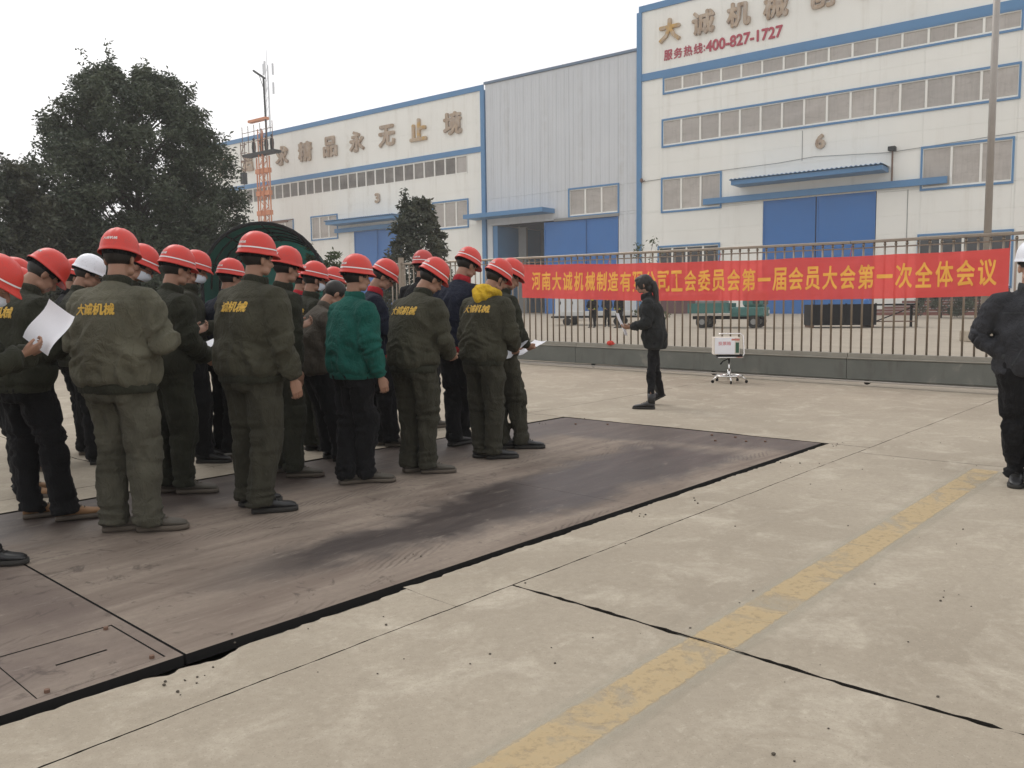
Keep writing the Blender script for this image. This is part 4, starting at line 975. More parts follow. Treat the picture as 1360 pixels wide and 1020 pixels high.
# head, facing +y, origin where skull meets neck (jaw level)
def head_proto(vox):
    m = MB()
    m.ell((0, -.012, .128), (.077, .096, .088), 20, 14); m.ell((0, .022, .068), (.062, .066, .072), 18, 12)
    m.ell((0, .062, .018), (.030, .024, .020), 12, 8)
    for s in (-1, 1):
        m.ell((s * .036, .060, .062), (.026, .026, .026), 10, 8); m.ell((s * .045, .028, .024), (.024, .040, .026), 10, 8)
        m.ell((s * .078, -.006, .084), (.010, .021, .033), 10, 8, rotx(-.15) @ rotz(s * .35)); m.ell((s * .032, .078, .108), (.024, .012, .008), 8, 6)
    m.tube([(0, .085, .102), (0, .098, .084), (0, .110, .066), (0, .100, .056)], [(.009, .012), (.010, .014), (.015, .013), (.013, .008)], 8)
    for s in (-1, 1): m.ell((s * .012, .098, .061), (.008, .010, .008), 8, 6)
    m.ell((0, .084, .040), (.024, .014, .006), 10, 6); m.ell((0, .082, .031), (.020, .013, .006), 10, 6)
    m.tube([(0, -.040, -.14), (0, -.030, -.05), (0, -.020, .02), (0, -.012, .07)], [(.060, .058), (.055, .056), (.053, .056), (.056, .060)], 16)
    V, F = remesh(m, vox, 3, .5)
    # eye hollows
    for s in (-1, 1):
        d = np.linalg.norm((V - np.array((s * .032, .086, .092))) / np.array((.017, .03, .010)), axis=1); V[:, 1] -= .007 * np.exp(-d ** 2) * (V[:, 1] > 0)
    return V, F
def hand_proto(curl, vox):
    m = MB(); m.tube([(0, -.07, 0), (0, 0, 0), (.0, .03, 0), (0, .088, -.002)], [(.029, .022), (.028, .019), (.038, .017), (.041, .013)], 12)
    for x, L, r, k in ((.031, .072, .0092, .9), (.0105, .080, .0095, 1), (-.0105, .074, .0092, 1.06), (-.030, .058, .0080, 1.15)):
        p = np.array((x, .085, -.003)); a = curl * .5 * k; P = [p - np.array((0, .02, 0)), p]
        for f, sg in ((.46, 1), (.30, 1.1), (.24, .9)):
            p = p + L * f * np.array((x * .25, math.cos(a), -math.sin(a))); P.append(p); a += curl * sg * k
        m.tube(P, [r, r, r * .95, r * .88, r * .7], 8)
    m.tube([(.018, .012, -.0055), (.040, .034, -.012), (.050, .062, -.022), (.050 - .004, .086, -.034)], [.014, .0125, .0105, .0085], 8)
    return remesh(m, vox, 2, .5)
HEAD = head_proto(.0062); HAND = {'relax': hand_proto(.68, .0048), 'grip': hand_proto(.85, .0048), 'flat': hand_proto(.22, .0048)}

def helmet_geo():
    """hard hat, origin at head origin; returns shell, stripe, band"""
    m = MB(); na = 56; prof = [(1.07, -.012), (1.06, -.0055), (1.00, .0055), (.985, .022), (.955, .046), (.90, .074), (.80, .100), (.66, .122), (.47, .139), (.25, .149), (.06, .152)]
    rx, ry, cz = .112, .136, .128
    vs = []
    for i, (k, z) in enumerate(prof):
        for j in range(na):
            a = 2 * math.pi * j / na; ca, sa = math.cos(a), math.sin(a)
            fr = max(0, sa) ** 4
            kk = k + (.20 * fr if i == 0 else .17 * fr if i == 1 else .02 * fr if i == 2 else 0)
            zz = z - (.012 * fr if i < 2 else 0) + (.006 * abs(sa) if i < 3 else 0)
            ridge = 0
            if i >= 4: x_ = rx * kk * ca; ridge = .0045 * math.exp(-(x_ / .010) ** 2) + .003 * (math.exp(-((x_ - .030) / .006) ** 2) + math.exp(-((x_ + .030) / .006) ** 2)) * (1 if i < 10 else .3)
            vs.append((rx * kk * ca, ry * kk * sa - .004, cz + zz + ridge))
    top = len(vs); vs.append((0, -.004, cz + .1535 + .003))
    fs = []
    for i in range(len(prof) - 1):
        for j in range(na): k2 = (j + 1) % na; fs.append((i * na + j, i * na + k2, (i + 1) * na + k2, (i + 1) * na + j))
    L = (len(prof) - 1) * na
    for j in range(na): fs.append((L + j, L + (j + 1) % na, top))
    # inside skin
    o = len(vs); n2 = 7
    for i in range(n2):
        k, z = prof[i]
        for j in range(na): x, y, zz = vs[i * na + j]; vs.append((x * .972, (y + .0055) * .972 - .004, zz - .0015))
    for i in range(n2 - 1):
        for j in range(na): k2 = (j + 1) % na; fs.append((o + i * na + k2, o + i * na + j, o + (i + 1) * na + j, o + (i + 1) * na + k2))
    for j in range(na): k2 = (j + 1) % na; fs.append((j, o + j, o + k2, k2))
    c = len(vs); vs.append((0, -.004, cz + .105)); q = o + (n2 - 1) * na
    for j in range(na): fs.append((q + (j + 1) % na, q + j, c))
    m.add(vs, fs)
    st = MB(); vs = []; fs = []
    for j in range(na + 1):
        a = 2 * math.pi * j / na; ca, sa = math.cos(a), math.sin(a)
        for k, z in ((.991, .0215 + .0055), (.981, .0305 + .0055)): vs.append((rx * (k + .0055) * ca, ry * (k + .0055) * sa - .004, cz + z + .006 * abs(sa) * .5))
    for j in range(na): fs.append((2 * j, 2 * j + 2, 2 * j + 3, 2 * j + 1))
    st.add(vs, fs)
    bd = MB(); vs = []; fs = []
    for j in range(29):
        a = 2 * math.pi * j / 28; ca, sa = math.cos(a), math.sin(a); low = -.030 if sa < .3 else -.012
        for k, z in ((.83, low), (.86, .012)): vs.append((rx * k * ca, ry * k * sa - .010, cz + z))
    for j in range(28): fs.append((2 * j, 2 * j + 2, 2 * j + 3, 2 * j + 1))
    bd.add(vs, fs); bd.box((0, -.128, cz - .018), (.05, .012, .022)); bd.ell((0, -.136, cz - .018), (.012, .010, .012), 8, 6)
    return m, st, bd
_hm, _hs, _hb = helmet_geo()
HATME = {k: _hm.mesh('hard_hat', M[k], True) for k in ('hatred', 'hatwhite', 'hatred2')}
HATBVH = BVHTree.FromPolygons([Vector(v) for v in _hm.v], _hm.f)
STRME = _hs.mesh('stripe', M['stripe'], True); BANDME = _hb.mesh('headband', M['black'], True)
def hat_text():
    V, F = text_fit('大诚机械', .082, .019, 0, .03, 1); out = []
    for p in V:
        a = p[0] / .118 ; o = Vector((math.sin(a) * .3, -math.cos(a) * .3, .128 + .066 + p[1])); d = Vector((-math.sin(a), math.cos(a), 0))
        h = HATBVH.ray_cast(o, d); q = h[0] - d * (.0015 + p[2] * .1) if h[0] else o; out.append(tuple(q))
    return mesh_np('hat_lettering', out, F, M['hatprint'], False)
HATTEXT = hat_text()
_m = MB(); _vs = []
for a in (-.16, .16):
    for z in (.155, .170):
        h = HATBVH.ray_cast(Vector((math.sin(a) * .3, -math.cos(a) * .3, z)), Vector((-math.sin(a), math.cos(a), 0))); _vs.append(tuple(h[0] + Vector((math.sin(a), -math.cos(a), 0)) * .0055))
_m.add(_vs, [(0, 2, 3, 1)]); PATCHME = _m.mesh('size_patch', M['hatprint'])

def hair_mesh(style):
    m = MB()
    if style == 'short':
        n, mm = 26, 18; vs = []; fs = []; c = (0, -.016, .128); r = (.0825, .103, .094); keep = {}
        for i in range(mm + 1):
            th = math.pi * i / mm
            for k in range(n):
                a = 2 * math.pi * k / n; p = (c[0] + r[0] * math.sin(th) * math.cos(a), c[1] + r[1] * math.sin(th) * math.sin(a), c[2] + r[2] * math.cos(th)); vs.append(p)
        for i in range(mm):
            for k in range(n):
                j = (k + 1) % n; q = [i * n + k, (i + 1) * n + k, (i + 1) * n + j, i * n + j]
                cc = np.mean([vs[t] for t in q], 0)
                if cc[1] > .045 and cc[2] < .155: continue
                if cc[1] > -.005 and cc[2] < .095: continue
                if cc[2] < .030 + .6 * max(0, cc[1] + .06): continue
                fs.append(tuple(q))
        m.add(vs, fs); me = m.mesh('hair', M['hair'], True); return me
    # long hair with ponytail
    m.ell((0, -.020, .125), (.092, .112, .105), 22, 14); m.ell((0, .035, .170), (.074, .064, .048), 14, 8); m.ell((0, -.055, .04), (.066, .058, .085), 14, 10)
    for s in (-1, 1): m.ell((s * .074, .020, .10), (.020, .045, .065), 10, 8)
    m.tube([(0, -.10, .12), (0, -.135, .08), (.0, -.14, .0), (0, -.125, -.10), (0, -.095, -.22), (0, -.055, -.32), (0, -.02, -.40)], [(.034, .03), (.05, .036), (.054, .036), (.054, .036), (.050, .034), (.036, .026), (.012, .01)], 14, up=(1, 0, 0))
    for s in (-1, 1): m.tube([(s * .07, .07, .15), (s * .085, .085, .10), (s * .078, .088, .05)], [.016, .012, .005], 7)
    V, F = remesh(m, .008, 2)
    V = V[:, :]; k = (V[:, 1] > .066) & (V[:, 2] < .150) & (abs(V[:, 0]) < .07); V[k, 1] = .060
    N = vnormals(V, F); V = V + N * ((vnoise(V * np.array((60, 60, 8))) - .5) * .010)[:, None]
    return mesh_np('hair', V, F, M['hair'])
HAIR = {'short': hair_mesh('short'), 'long': hair_mesh('long')}
def mask_mesh():
    m = MB(); vs = []; fs = []; n = 14
    for i in range(6):
        z = .008 + i * .0135
        for j in range(n + 1):
            a = math.pi * (.04 + .92 * j / n); w = (.066, .071, .072, .072, .071, .067)[i]; d = (.072, .088, .097, .101, .098, .088)[i]
            vs.append((w * math.cos(a), .012 + (d) * math.sin(a) ** .8, z))
    for i in range(5):
        for j in range(n): k = i * (n + 1) + j; fs.append((k, k + 1, k + n + 2, k + n + 1))
    m.add(vs, fs); return m.mesh('face_mask', M['mask'], True)
MASKME = mask_mesh()
def eye_mesh(s):
    m = MB(); m.ell((s * .032, .0745, .092), (.0125, .010, .0065), 12, 8); return m.mesh('eye', M['eye'], True)
EYES = [eye_mesh(-1), eye_mesh(1)]
def glasses_mesh():
    m = MB()
    for s in (-1, 1):
        P = []
        for i in range(15):
            a = 2 * math.pi * i / 14; P.append((s * .033 + .026 * math.copysign(abs(math.cos(a)) ** .6, math.cos(a)), .105, .091 + .016 * math.copysign(abs(math.sin(a)) ** .6, math.sin(a))))
        m.tube(P, .0018, 5, caps=False); m.tube([(s * .059, .105, .096), (s * .076, .085, .097), (s * .084, -.01, .094)], .002, 5)
    m.tube([(-.008, .106, .094), (.008, .106, .094)], .002, 5); return m.mesh('spectacles', M['lens'], True)
GLASSME = glasses_mesh()

def shoe_mesh(kind, L=.275, boot=False):
    key = (kind, boot); 
    if key in shoe_mesh.c: return shoe_mesh.c[key]
    m = MB(); ys = [-.072, -.060, -.03, .02, .07, .12, .165, .192, .202]; w = [.026, .034, .038, .038, .043, .048, .044, .030, .012]; h = [.060, .085, .098, .096, .074, .060, .054, .044, .030]
    n = 14
    def ring(i, k0=1., z0=.022, hh=None):
        o = []
        for k in range(n):
            a = 2 * math.pi * k / n; ca, sa = math.cos(a), math.sin(a); H = h[i] if hh is None else hh
            o.append((w[i] * k0 * math.copysign(abs(ca) ** .75, ca), ys[i], z0 + (H - z0) * (.5 + .5 * math.copysign(abs(sa) ** .8, sa))))
        return o
    vs = []
    for i in range(len(ys)): vs += ring(i)
    fs = [(i * n + k, i * n + (k + 1) % n, (i + 1) * n + (k + 1) % n, (i + 1) * n + k) for i in range(len(ys) - 1) for k in range(n)] + [tuple(range(n - 1, -1, -1)), tuple(range((len(ys) - 1) * n, len(ys) * n))]
    fs = [tuple(reversed(f)) for f in fs]
    m.add(vs, fs)
    m.tube([(0, -.028, .07), (0, -.030, .11 if not boot else .13), (0, -.034, .125 if not boot else .19)], [(.040, .050), (.043, .048), (.046, .050)], 12, 0)
    # sole with heel
    vs = []
    for z, g in ((0, 1.06), (.014, 1.10), (.026, 1.08)):
        for i in range(len(ys)): vs.append((w[i] * g + .002, ys[i] * 1.03 + (.0), z))
        for i in range(len(ys) - 1, -1, -1): vs.append((-w[i] * g - .002, ys[i] * 1.03, z))
    q = 2 * len(ys); fs = [(a * q + k, a * q + (k + 1) % q, (a + 1) * q + (k + 1) % q, (a + 1) * q + k) for a in range(2) for k in range(q)] + [tuple(range(q - 1, -1, -1)), tuple(range(2 * q, 3 * q))]
    m.add(vs, fs, 1)
    for i in range(4): y = .03 + i * .02; m.tube([(-.022, y, .092 - i * .008), (0, y + .004, .101 - i * .010), (.022, y, .092 - i * .008)], .0035, 5, 1)
    mats = {'black': ('shoe', 'sole'), 'dusty': ('shoedust', 'solelt'), 'tan': ('shoetan', 'solelt'), 'white': ('shoewhite', 'solelt')}[kind]
    shoe_mesh.c[key] = m.mesh('shoe', [M[mats[0]], M[mats[1]]], True); return shoe_mesh.c[key]
shoe_mesh.c = {}

def seg_param(P, a, b):
    a, b = np.array(a), np.array(b); d = b - a; t = np.clip(((P - a) @ d) / (d @ d), 0, 1); return t, np.linalg.norm(P - (a + t[:, None] * d), axis=1)

def make_person(sp):
    g = dict(h=0, girth=1., lean=6, hunch=12, nod=20, turn=0, roll=0, arms=('paper', 'paper'), jacket='olive', trousers='trouser', shoes='dusty', hat='hatred', stripe=True,
             hattext=True, patch=False, letter=True, mask=False, glasses=False, skin='skin', hair='short', vox=.0115, heading=45, splay=(0, 22), collar=None, hem=0., hood=None,
             cargo=True, strap=False, headpx=None, feet=None, pos=None, cuff=None, S=None, seed=1, band=True, hattilt=0, coat=0., wd=1.06, slim=1., boot=False, stance=.20, lsleeve=1.)
    g.update(sp); g['seed'] = len(PEOPLE) + 1
    th = math.radians(g['heading']); fwd = np.array((math.sin(th), math.cos(th), 0)); rgt = np.array((math.cos(th), -math.sin(th), 0))
    if g['feet']:
        fl, fr = gp(*g['feet'][0]), gp(*g['feet'][1])
    else:
        c = at_depth(g['pos'][0], 410, g['pos'][1]); c[2] = gz(c[0], c[1]); hs = g['stance'] / 2
        fl = c - rgt * hs + fwd * .05 * (rnd.random() - .3); fr = c + rgt * hs + fwd * .05 * (rnd.random() - .3)
    if g['feet']: fl, fr = fl - fwd * .07, fr - fwd * .07
    base = (fl + fr) / 2; base[2] = (fl[2] + fr[2]) / 2
    W2L = np.stack([rgt, fwd, np.array((0, 0, 1.))])      # world -> local
    lfl, lfr = W2L @ (fl - base), W2L @ (fr - base)
    lean, hunch, nod = [math.radians(g[k] * f_) for k, f_ in (('lean', .6), ('hunch', .6), ('nod', .88))]
    def skeleton(S, sway):
        J = {}
        sl = W2L @ np.array((sway[0], sway[1], 0))
        hipz = .935 * S
        pel = np.array((0, -.15 * math.sin(lean) * S - .085 * math.sin(lean + hunch + nod), hipz)) + sl * .55
        J['pel'] = pel; J['S'] = S
        # spine stations: d along spine, angle grows
        ds = np.linspace(-.10, .56, 34); pos = []; p = pel.copy(); st = ds[1] - ds[0]
        def ang(d): return lean * (.25 + .75 * sstep(d, -.05, .2)) + hunch * sstep(d, .25, .52)
        cur = pel.copy(); fwdp = {}
        tot = .56; lat = sl * .38
        for d in ds:
            if d <= 0: pos.append(pel + np.array((0, math.sin(ang(d)) * d * S, math.cos(ang(d)) * d * S))); last = d; cur = pos[-1].copy(); continue
            a = ang(d); cur = cur + np.array((0, math.sin(a), math.cos(a))) * (d - last) * S + lat * (d - last) / tot; last = d; pos.append(cur.copy())
        J['ds'] = ds; J['sp'] = np.array(pos); J['ang'] = ang
        def at(d): return np.array([np.interp(d, ds, J['sp'][:, k]) for k in range(3)])
        J['at'] = at
        nb = at(.54); J['nb'] = nb
        an = ang(.56) + nod * .35
        hp = nb + np.array((0, math.sin(an), math.cos(an))) * .055 * S + np.array((0, .012, 0)) * S
        J['hp'] = hp
        Rh = rotz(math.radians(g['turn'])) @ rotx(-(ang(.56) * .25 + nod)) @ roty(math.radians(g['roll'])); J['Rh'] = Rh
        crown = hp + Rh @ (np.array((0, -.004, .285 if g['hat'] else .225)) * (.5 + .5 * S)); J['crown'] = crown
        return J
    S, sway = (g['S'] or 1.), np.zeros(2)
    if g['headpx']:
        for it in range(12):
            J = skeleton(S, sway); cw = base + W2L.T @ J['crown']; px, py = proj(cw); Y = cw[1]
            ex, ey = g['headpx'][0] - px, g['headpx'][1] - py
            if not g['S']: S -= ey * Y / FPX / cw[2] * S * .9
            S = min(1.10, max(.86, S)); sway[0] += ex * Y / FPX * .9
            sway[0] = max(-.10, min(.10, sway[0]))
            if it > 3: base = base + np.array((ex * Y / FPX * .6, 0, 0))
    J = skeleton(S, sway); print('person', g['seed'], 'S=%.3f sway=%.2f base=%s' % (S, sway[0], np.round(base, 2)), g['label'][:40])
    g['S_'] = S
    root = thing('person', g['label'], 'person', tuple(base), -th, g.get('group', 'workers standing in the crowd'))
    vox = g['vox']; gi = g['girth']; at, ang = J['at'], J['ang']; rs = random.Random(g['seed'] * 13)
    sd = g['seed'] * 7.3
    # ---- arms
    arms = []
    for k, s in enumerate((-1, 1)):
        a = ang(.44); ax = np.array((0, math.sin(a), math.cos(a)))
        sh = at(.445) + np.array((s * .170 * g['wd'] * gi ** .5 * S, -.01, 0)) + J['sp'][0] * 0
        mode = g['arms'][k]
        off = {'paper': ((.075, .045, -.265), (-.065, .215, .045)), 'paper2': ((.06, .10, -.25), (-.10, .20, .075)), 'down': ((.075, -.010, -.275), (.010, .075, -.235)),
               'down2': ((.055, -.045, -.275), (.0, .035, -.245)), 'pocket': ((.125, -.06, -.255), (-.075, .12, -.185)), 'elbow': ((.125, .02, -.245), (-.19, .16, .03)), 'fold': ((.05, .00, -.26), (-.05, .21, -.05)), 'cross': ((.085, .03, -.26), (-.16, .19, .02)),
               'fold2': ((.05, .12, -.235), (-.06, .20, -.02)), 'low': ((.07, .02, -.27), (-.10, .18, -.13))}[mode]
        el = sh + np.array((off[0][0] * s, off[0][1], off[0][2])) * S; wr = el + np.array((off[1][0] * s, off[1][1], off[1][2])) * S
        if mode == 'pocket': wr = at(0) + np.array((s * .150 * gi, .055, .045)) * S
        arms.append((sh, el, wr, mode))
    # ---- trousers
    hipz = J['pel'][2]; legs = []
    for s, ft in ((-1, lfl), (1, lfr)):
        hip = J['pel'] + np.array((s * .088 * S * gi ** .4, 0, -.03 * S)); an = np.array((ft[0], ft[1] - .02, ft[2] + .085 * S))
        kn = hip * .48 + an * .52 + np.array((s * .012, .030, 0)) * S; legs.append((hip, kn, an))
    m = MB(); sl = g['slim']
    P = J['pel']; q = lambda dz, rx, ry, dy=0: (P + np.array((0, dy, dz * S)), (rx * gi * S, ry * gi * S))
    R_ = [q(.13, .150, .105, .01), q(.06, .162, .118), q(-.02, .176, .132, -.01), q(-.09, .178, .130, -.012), q(-.13, .165, .115, -.01)]
    m.tube([a for a, b in R_], [b for a, b in R_], 22, up=(1, 0, 0))
    for hip, kn, an in legs:
        end = an + np.array((0, 0, -.035 * S)); t1 = hip * .62 + kn * .38; c1 = kn * .5 + an * .5 + np.array((0, -.008, 0))
        if not g['boot']: pts = [hip + np.array((0, 0, .04)), hip + (0, 0, -.05), t1, kn, c1, an + (0, 0, .04), end]; rr = [.088, .096, .090 * sl, .074 * sl, .070 * sl, .068 * sl, .074 * sl]
        else: end = an + np.array((0, 0, .03)); pts = [hip + np.array((0, 0, .04)), hip + (0, 0, -.05), t1, kn, c1, end]; rr = [.085, .092, .080 * sl, .062 * sl, .060 * sl, .045 * sl]
        m.tube(pts, [(r * S * gi ** .7, r * S * 1.04 * gi ** .7) for r in rr], 16, up=(1, 0, 0))
    V, F = remesh(m, vox, 3)
    N = vnormals(V, F); D = np.zeros(len(V))
    side = V[:, 0] > (legs[0][1][0] + legs[1][1][0]) / 2
    for i, (hip, kn, an) in enumerate(legs):
        w = (side == (i == 1)); zz = V[:, 2]; kz, az = kn[2], an[2]
        f1 = fold(V * np.array((5, 5, 17)) + sd + i); f2 = fold(np.stack([V[:, 0] * 12, V[:, 1] * 12, V[:, 2] * 3.2 + (V[:, 0] - hip[0]) * 5], 1) + sd * 2 + i)
        f3 = fold(V * np.array((6, 6, 30)) + sd * 3 + i)
        D += w * (.019 * f1 * np.exp(-((zz - kz) / .16) ** 2) + .015 * f2 * sstep(zz, az + .03, kz) + .017 * f3 * np.exp(-((zz - az) / .11) ** 2) * (0 if g['boot'] else 1) + .008 * f2) * (1 if not g['boot'] else .5)
    D += .010 * fold(V * np.array((9, 9, 14)) + sd * 4) * np.exp(-((V[:, 2] - (hipz - .13)) / .09) ** 2) * (sl > .9)
    V = V + N * (np.clip(D, -.024, .026))[:, None]
    TR = link('trousers', mesh_np('trousers', V, F, M[g['trousers']]), root)
    if g['cargo']:
        bv = BVHTree.FromPolygons([Vector(v) for v in V], F)
        for s, (hip, kn, an) in zip((-1, 1), legs):
            c = hip * .38 + kn * .62; m = MB(); vs = []; fs = []; nx, nz = 6, 6
            for iz in range(nz + 1):
                for ix in range(nx + 1):
                    yy = c[1] - .078 + .15 * ix / nx; z = c[2] - .075 + .19 * iz / nz
                    h = bv.ray_cast(Vector((c[0] + s * .4, yy, z)), Vector((-s, 0, 0)))
                    edge = ix in (0, nx) or iz in (0, nz); x = (h[0].x if h[0] else c[0] + s * .06) + s * (.001 if edge else .014 + (.006 if iz >= nz - 2 else 0)); vs.append((x, yy, z))
            fs = [(a * (nx + 1) + b, a * (nx + 1) + b + 1, (a + 1) * (nx + 1) + b + 1, (a + 1) * (nx + 1) + b) for a in range(nz) for b in range(nx)]
            if s < 0: fs = [tuple(reversed(f)) for f in fs]
            m.add(vs, fs); m.build('cargo_pocket', M[g['trousers']], TR, True)
    # ---- shoes
    for i, (s, ft) in enumerate(((-1, lfl), (1, lfr))):
        o = link('shoe', shoe_mesh(g['shoes'], boot=g['boot']), root); o.location = (ft[0], ft[1], ft[2] + .001); o.rotation_euler = (0, 0, -math.radians(g['splay'][i])); o.scale = (S * 1.04,) * 3
        if g.get('heelup') == i: o.rotation_euler = (-.5, 0, -math.radians(g['splay'][i])); o.location = (ft[0], ft[1], ft[2] + .085)
    # ---- jacket
    m = MB(); hem = g['hem']
    wd = g['wd']; RR = [(-.045 - hem, .172 + .012 * (hem > 0), .130), (-.02 - hem * .8, .190, .142), (.02 - hem * .4, .202, .151), (.08, .203, .150), (.17, .202, .146), (.26, .208, .145), (.34, .214, .142), (.405, .206, .130), (.455, .176, .108), (.495, .120, .084), (.525, .078, .074), (.55, .066, .068)]
    pts = []; rad = []
    for d, rx, ry in RR:
        p = at(max(d, -.10)) if d > -.10 else at(-.10) + np.array((0, 0, (d + .10) * S)); pts.append(p + np.array((0, -.008 + .012 * (d > .5), 0))); rad.append((rx * gi * S * (wd if d < .5 else 1), ry * gi * S * (1.04 if d < .3 else 1)))
    m.tube(pts, rad, 28, up=(1, 0, 0))
    for sh, el, wr, mode in arms:
        sx = 1 if sh[0] > J['nb'][0] else -1; ins = sh + np.array((-sx * .075, 0, .012)) * S
        d1 = (wr - el) / np.linalg.norm(wr - el); cuffend = wr - d1 * .012
        mid = sh * .5 + el * .5; mid2 = el * .5 + wr * .5
        elc = el + (el - (sh + wr) / 2) / np.linalg.norm(el - (sh + wr) / 2) * .008
        m.tube([ins, sh + np.array((sx * .012, 0, -.012)) * S, sh * .75 + el * .25 + np.array((sx * .012, 0, 0)), mid, elc, mid2, wr - d1 * .05, cuffend], [(r * S * gi ** .8, r * S * gi ** .8) for r in (.066, .082, .081, .074, .068, .062, .054, .044)], 14)
    V, F = remesh(m, vox, 3)
    N = vnormals(V, F); D = np.zeros(len(V))
    dm = np.full(len(V), 9.); arm_w = np.zeros(len(V))
    tors = np.clip((V[:, 2] - at(0)[2]) / (at(.5)[2] - at(0)[2]), -.4, 1.2)
    for i, (sh, el, wr, mode) in enumerate(arms):
        t1, d1 = seg_param(V, sh, el); t2, d2 = seg_param(V, el, wr); up = d1 < d2; d = np.minimum(d1, d2); t = np.where(up, t1 * .5, .5 + t2 * .5)
        w = sstep(.135 * S - d, 0, .07) * sstep(t, .04, .2)
        L = np.linalg.norm(el - sh) + np.linalg.norm(wr - el); e1 = (el - sh) / np.linalg.norm(el - sh)
        q = np.stack([t * L * 22 + (V @ np.array((3., 2, 1))) , V[:, 0] * 5, V[:, 1] * 5], 1) + sd + i * 5
        q2 = np.stack([t * L * 11 + V[:, 1] * 9, V[:, 0] * 9, V[:, 2] * 3], 1) + sd + i * 9
        D += w * (.014 * fold(q) * (np.exp(-((t - .5) / .16) ** 2) + .8 * np.exp(-((t - .95) / .10) ** 2) + .25) + .013 * fold(q2)); arm_w = np.maximum(arm_w, w)
    tw = 1 - arm_w
    xx, yy, zz = V[:, 0] - J['pel'][0], V[:, 1], V[:, 2]
    dia = fold(np.stack([xx * 7 + zz * 4.5, yy * 6, zz * 3.0 - xx * 3], 1) + sd); dia2 = fold(np.stack([xx * 7 - zz * 4.5, yy * 6, zz * 3.0 + xx * 3], 1) + sd * 1.7)
    ver = fold(np.stack([xx * 15, yy * 15, zz * 3.], 1) + sd * 2.3)
    hor = fold(np.stack([xx * 5, yy * 5, zz * 19 + np.abs(xx) * 8], 1) + sd * .6)
    D += tw * (.021 * (dia * sstep(xx, -.08, .08) + dia2 * (1 - sstep(xx, -.08, .08))) * sstep(1.05 - tors, 0, .35) + .015 * ver * np.exp(-((tors - .02) / .18) ** 2) + .016 * hor * np.exp(-((tors - .22) / .20) ** 2) * (.4 if hem else 1))
    # blouson overhang above the waistband, shoulder yoke seam
    if not hem: D += tw * .014 * np.exp(-((tors + .03) / .06) ** 2)
    D -= tw * .004 * np.exp(-((tors - .88) / .012) ** 2)
    V = V + N * np.clip(D, -.030, .030)[:, None]
    JK = link('jacket', mesh_np('jacket', V, F, M[g['jacket']]), root)
    jb = BVHTree.FromPolygons([Vector(v) for v in V], F)
    # waistband with ribbing
    cm = M[g['collar'] or ('olive_dk' if g['jacket'].startswith('olive') else g['jacket'])]
    if not hem:
        mb_ = MB(); pts = []; rad = []
        for d, k in ((-.095, .93), (-.088, .98), (-.050, .99), (-.034, .93)):
            p = at(-.10) + np.array((0, -.008, (d + .10) * S)); pts.append(p); rad.append((.193 * g['wd'] * gi * S * k, .157 * gi * S * k))
        mb_.tube(pts, rad, 72, up=(1, 0, 0))
        mb_.v = [tuple(np.array(v) + (np.array(v) - pts[min(3, i // 72)]) * (.007 * ((i % 2) * 2 - 1))) for i, v in enumerate(mb_.v)]
        mb_.build('waistband', cm, JK, True)
    # collar: folded stand-up ring
    mb_ = MB(); n = 22; prof = [(.070, .060, -.045), (.082, .080, -.012), (.080, .078, .020), (.074, .072, .034), (.068, .066, .030), (.064, .062, .0)]
    a = ang(.54) + nod * .12; RA = rotx(-a); c0_ = at(.545) + np.array((0, .006, 0)); vs = []
    for rx, ry, z in prof:
        for k in range(n):
            t = 2 * math.pi * k / n - math.pi / 2 + .001; open_ = max(0, math.sin(t)) ** 6
            vs.append(c0_ + RA @ (np.array((rx * math.cos(t) * (1 + .0 * open_), ry * math.sin(t), z - open_ * .03 + .004 * math.sin(3 * t + sd))) * S * gi ** .35))
    fs = [(i * n + k, i * n + (k + 1) % n, (i + 1) * n + (k + 1) % n, (i + 1) * n + k) for i in range(len(prof) - 1) for k in range(n)]
    mb_.add(vs, fs); mb_.build('collar', cm, JK, True)
    # cuffs
    for sh, el, wr, mode in arms:
        d1 = (wr - el) / np.linalg.norm(wr - el); mb_ = MB(); mb_.tube([wr - d1 * .045, wr - d1 * .03, wr - d1 * .0, wr + d1 * .010], [.040 * S * gi ** .4, .043 * S * gi ** .4, .042 * S * gi ** .4, .034 * S], 14); mb_.build('cuff', cm, JK, True)
    if g['letter']:
        tv, tf = text_fit('大诚机械', .285 * S, .062 * S, 0, .035, 2); out = []
        cx = J['pel'][0]
        for p in tv:
            dd = .375 + p[1] / S; c = at(dd); a = ang(dd); n_ = Vector((0, math.cos(a), -math.sin(a)))
            o = Vector((c[0] + p[0], c[1], c[2])) - n_ * .5; h = jb.ray_cast(o, n_)
            z = .0045 + p[2] * .25
            out.append(tuple(h[0] - n_ * z) if h[0] else tuple(o + n_ * .35))
        link('back_lettering', mesh_np('back_lettering', out, tf, M['gold'], False), JK)
    if g.get('zip'):
        rows = []
        for dd in np.linspace(-.03 - hem * .9, .50, 40):
            c = at(max(dd, -.10)) + np.array((0, 0, min(0, dd + .10))); row = []
            for x_ in (-.007, .007):
                h = jb.ray_cast(Vector((c[0] + x_, c[1] + .6, c[2])), Vector((0, -1, 0))); row.append((h[0] + Vector((0, .003, 0))) if h[0] else Vector((c[0] + x_, c[1] + .15, c[2])))
            rows.append(row)
        mz = MB(); mz.add([p for rw in rows for p in rw], [(2 * k, 2 * k + 1, 2 * k + 3, 2 * k + 2) for k in range(len(rows) - 1)]); mz.build('zip', M['grey'], JK)
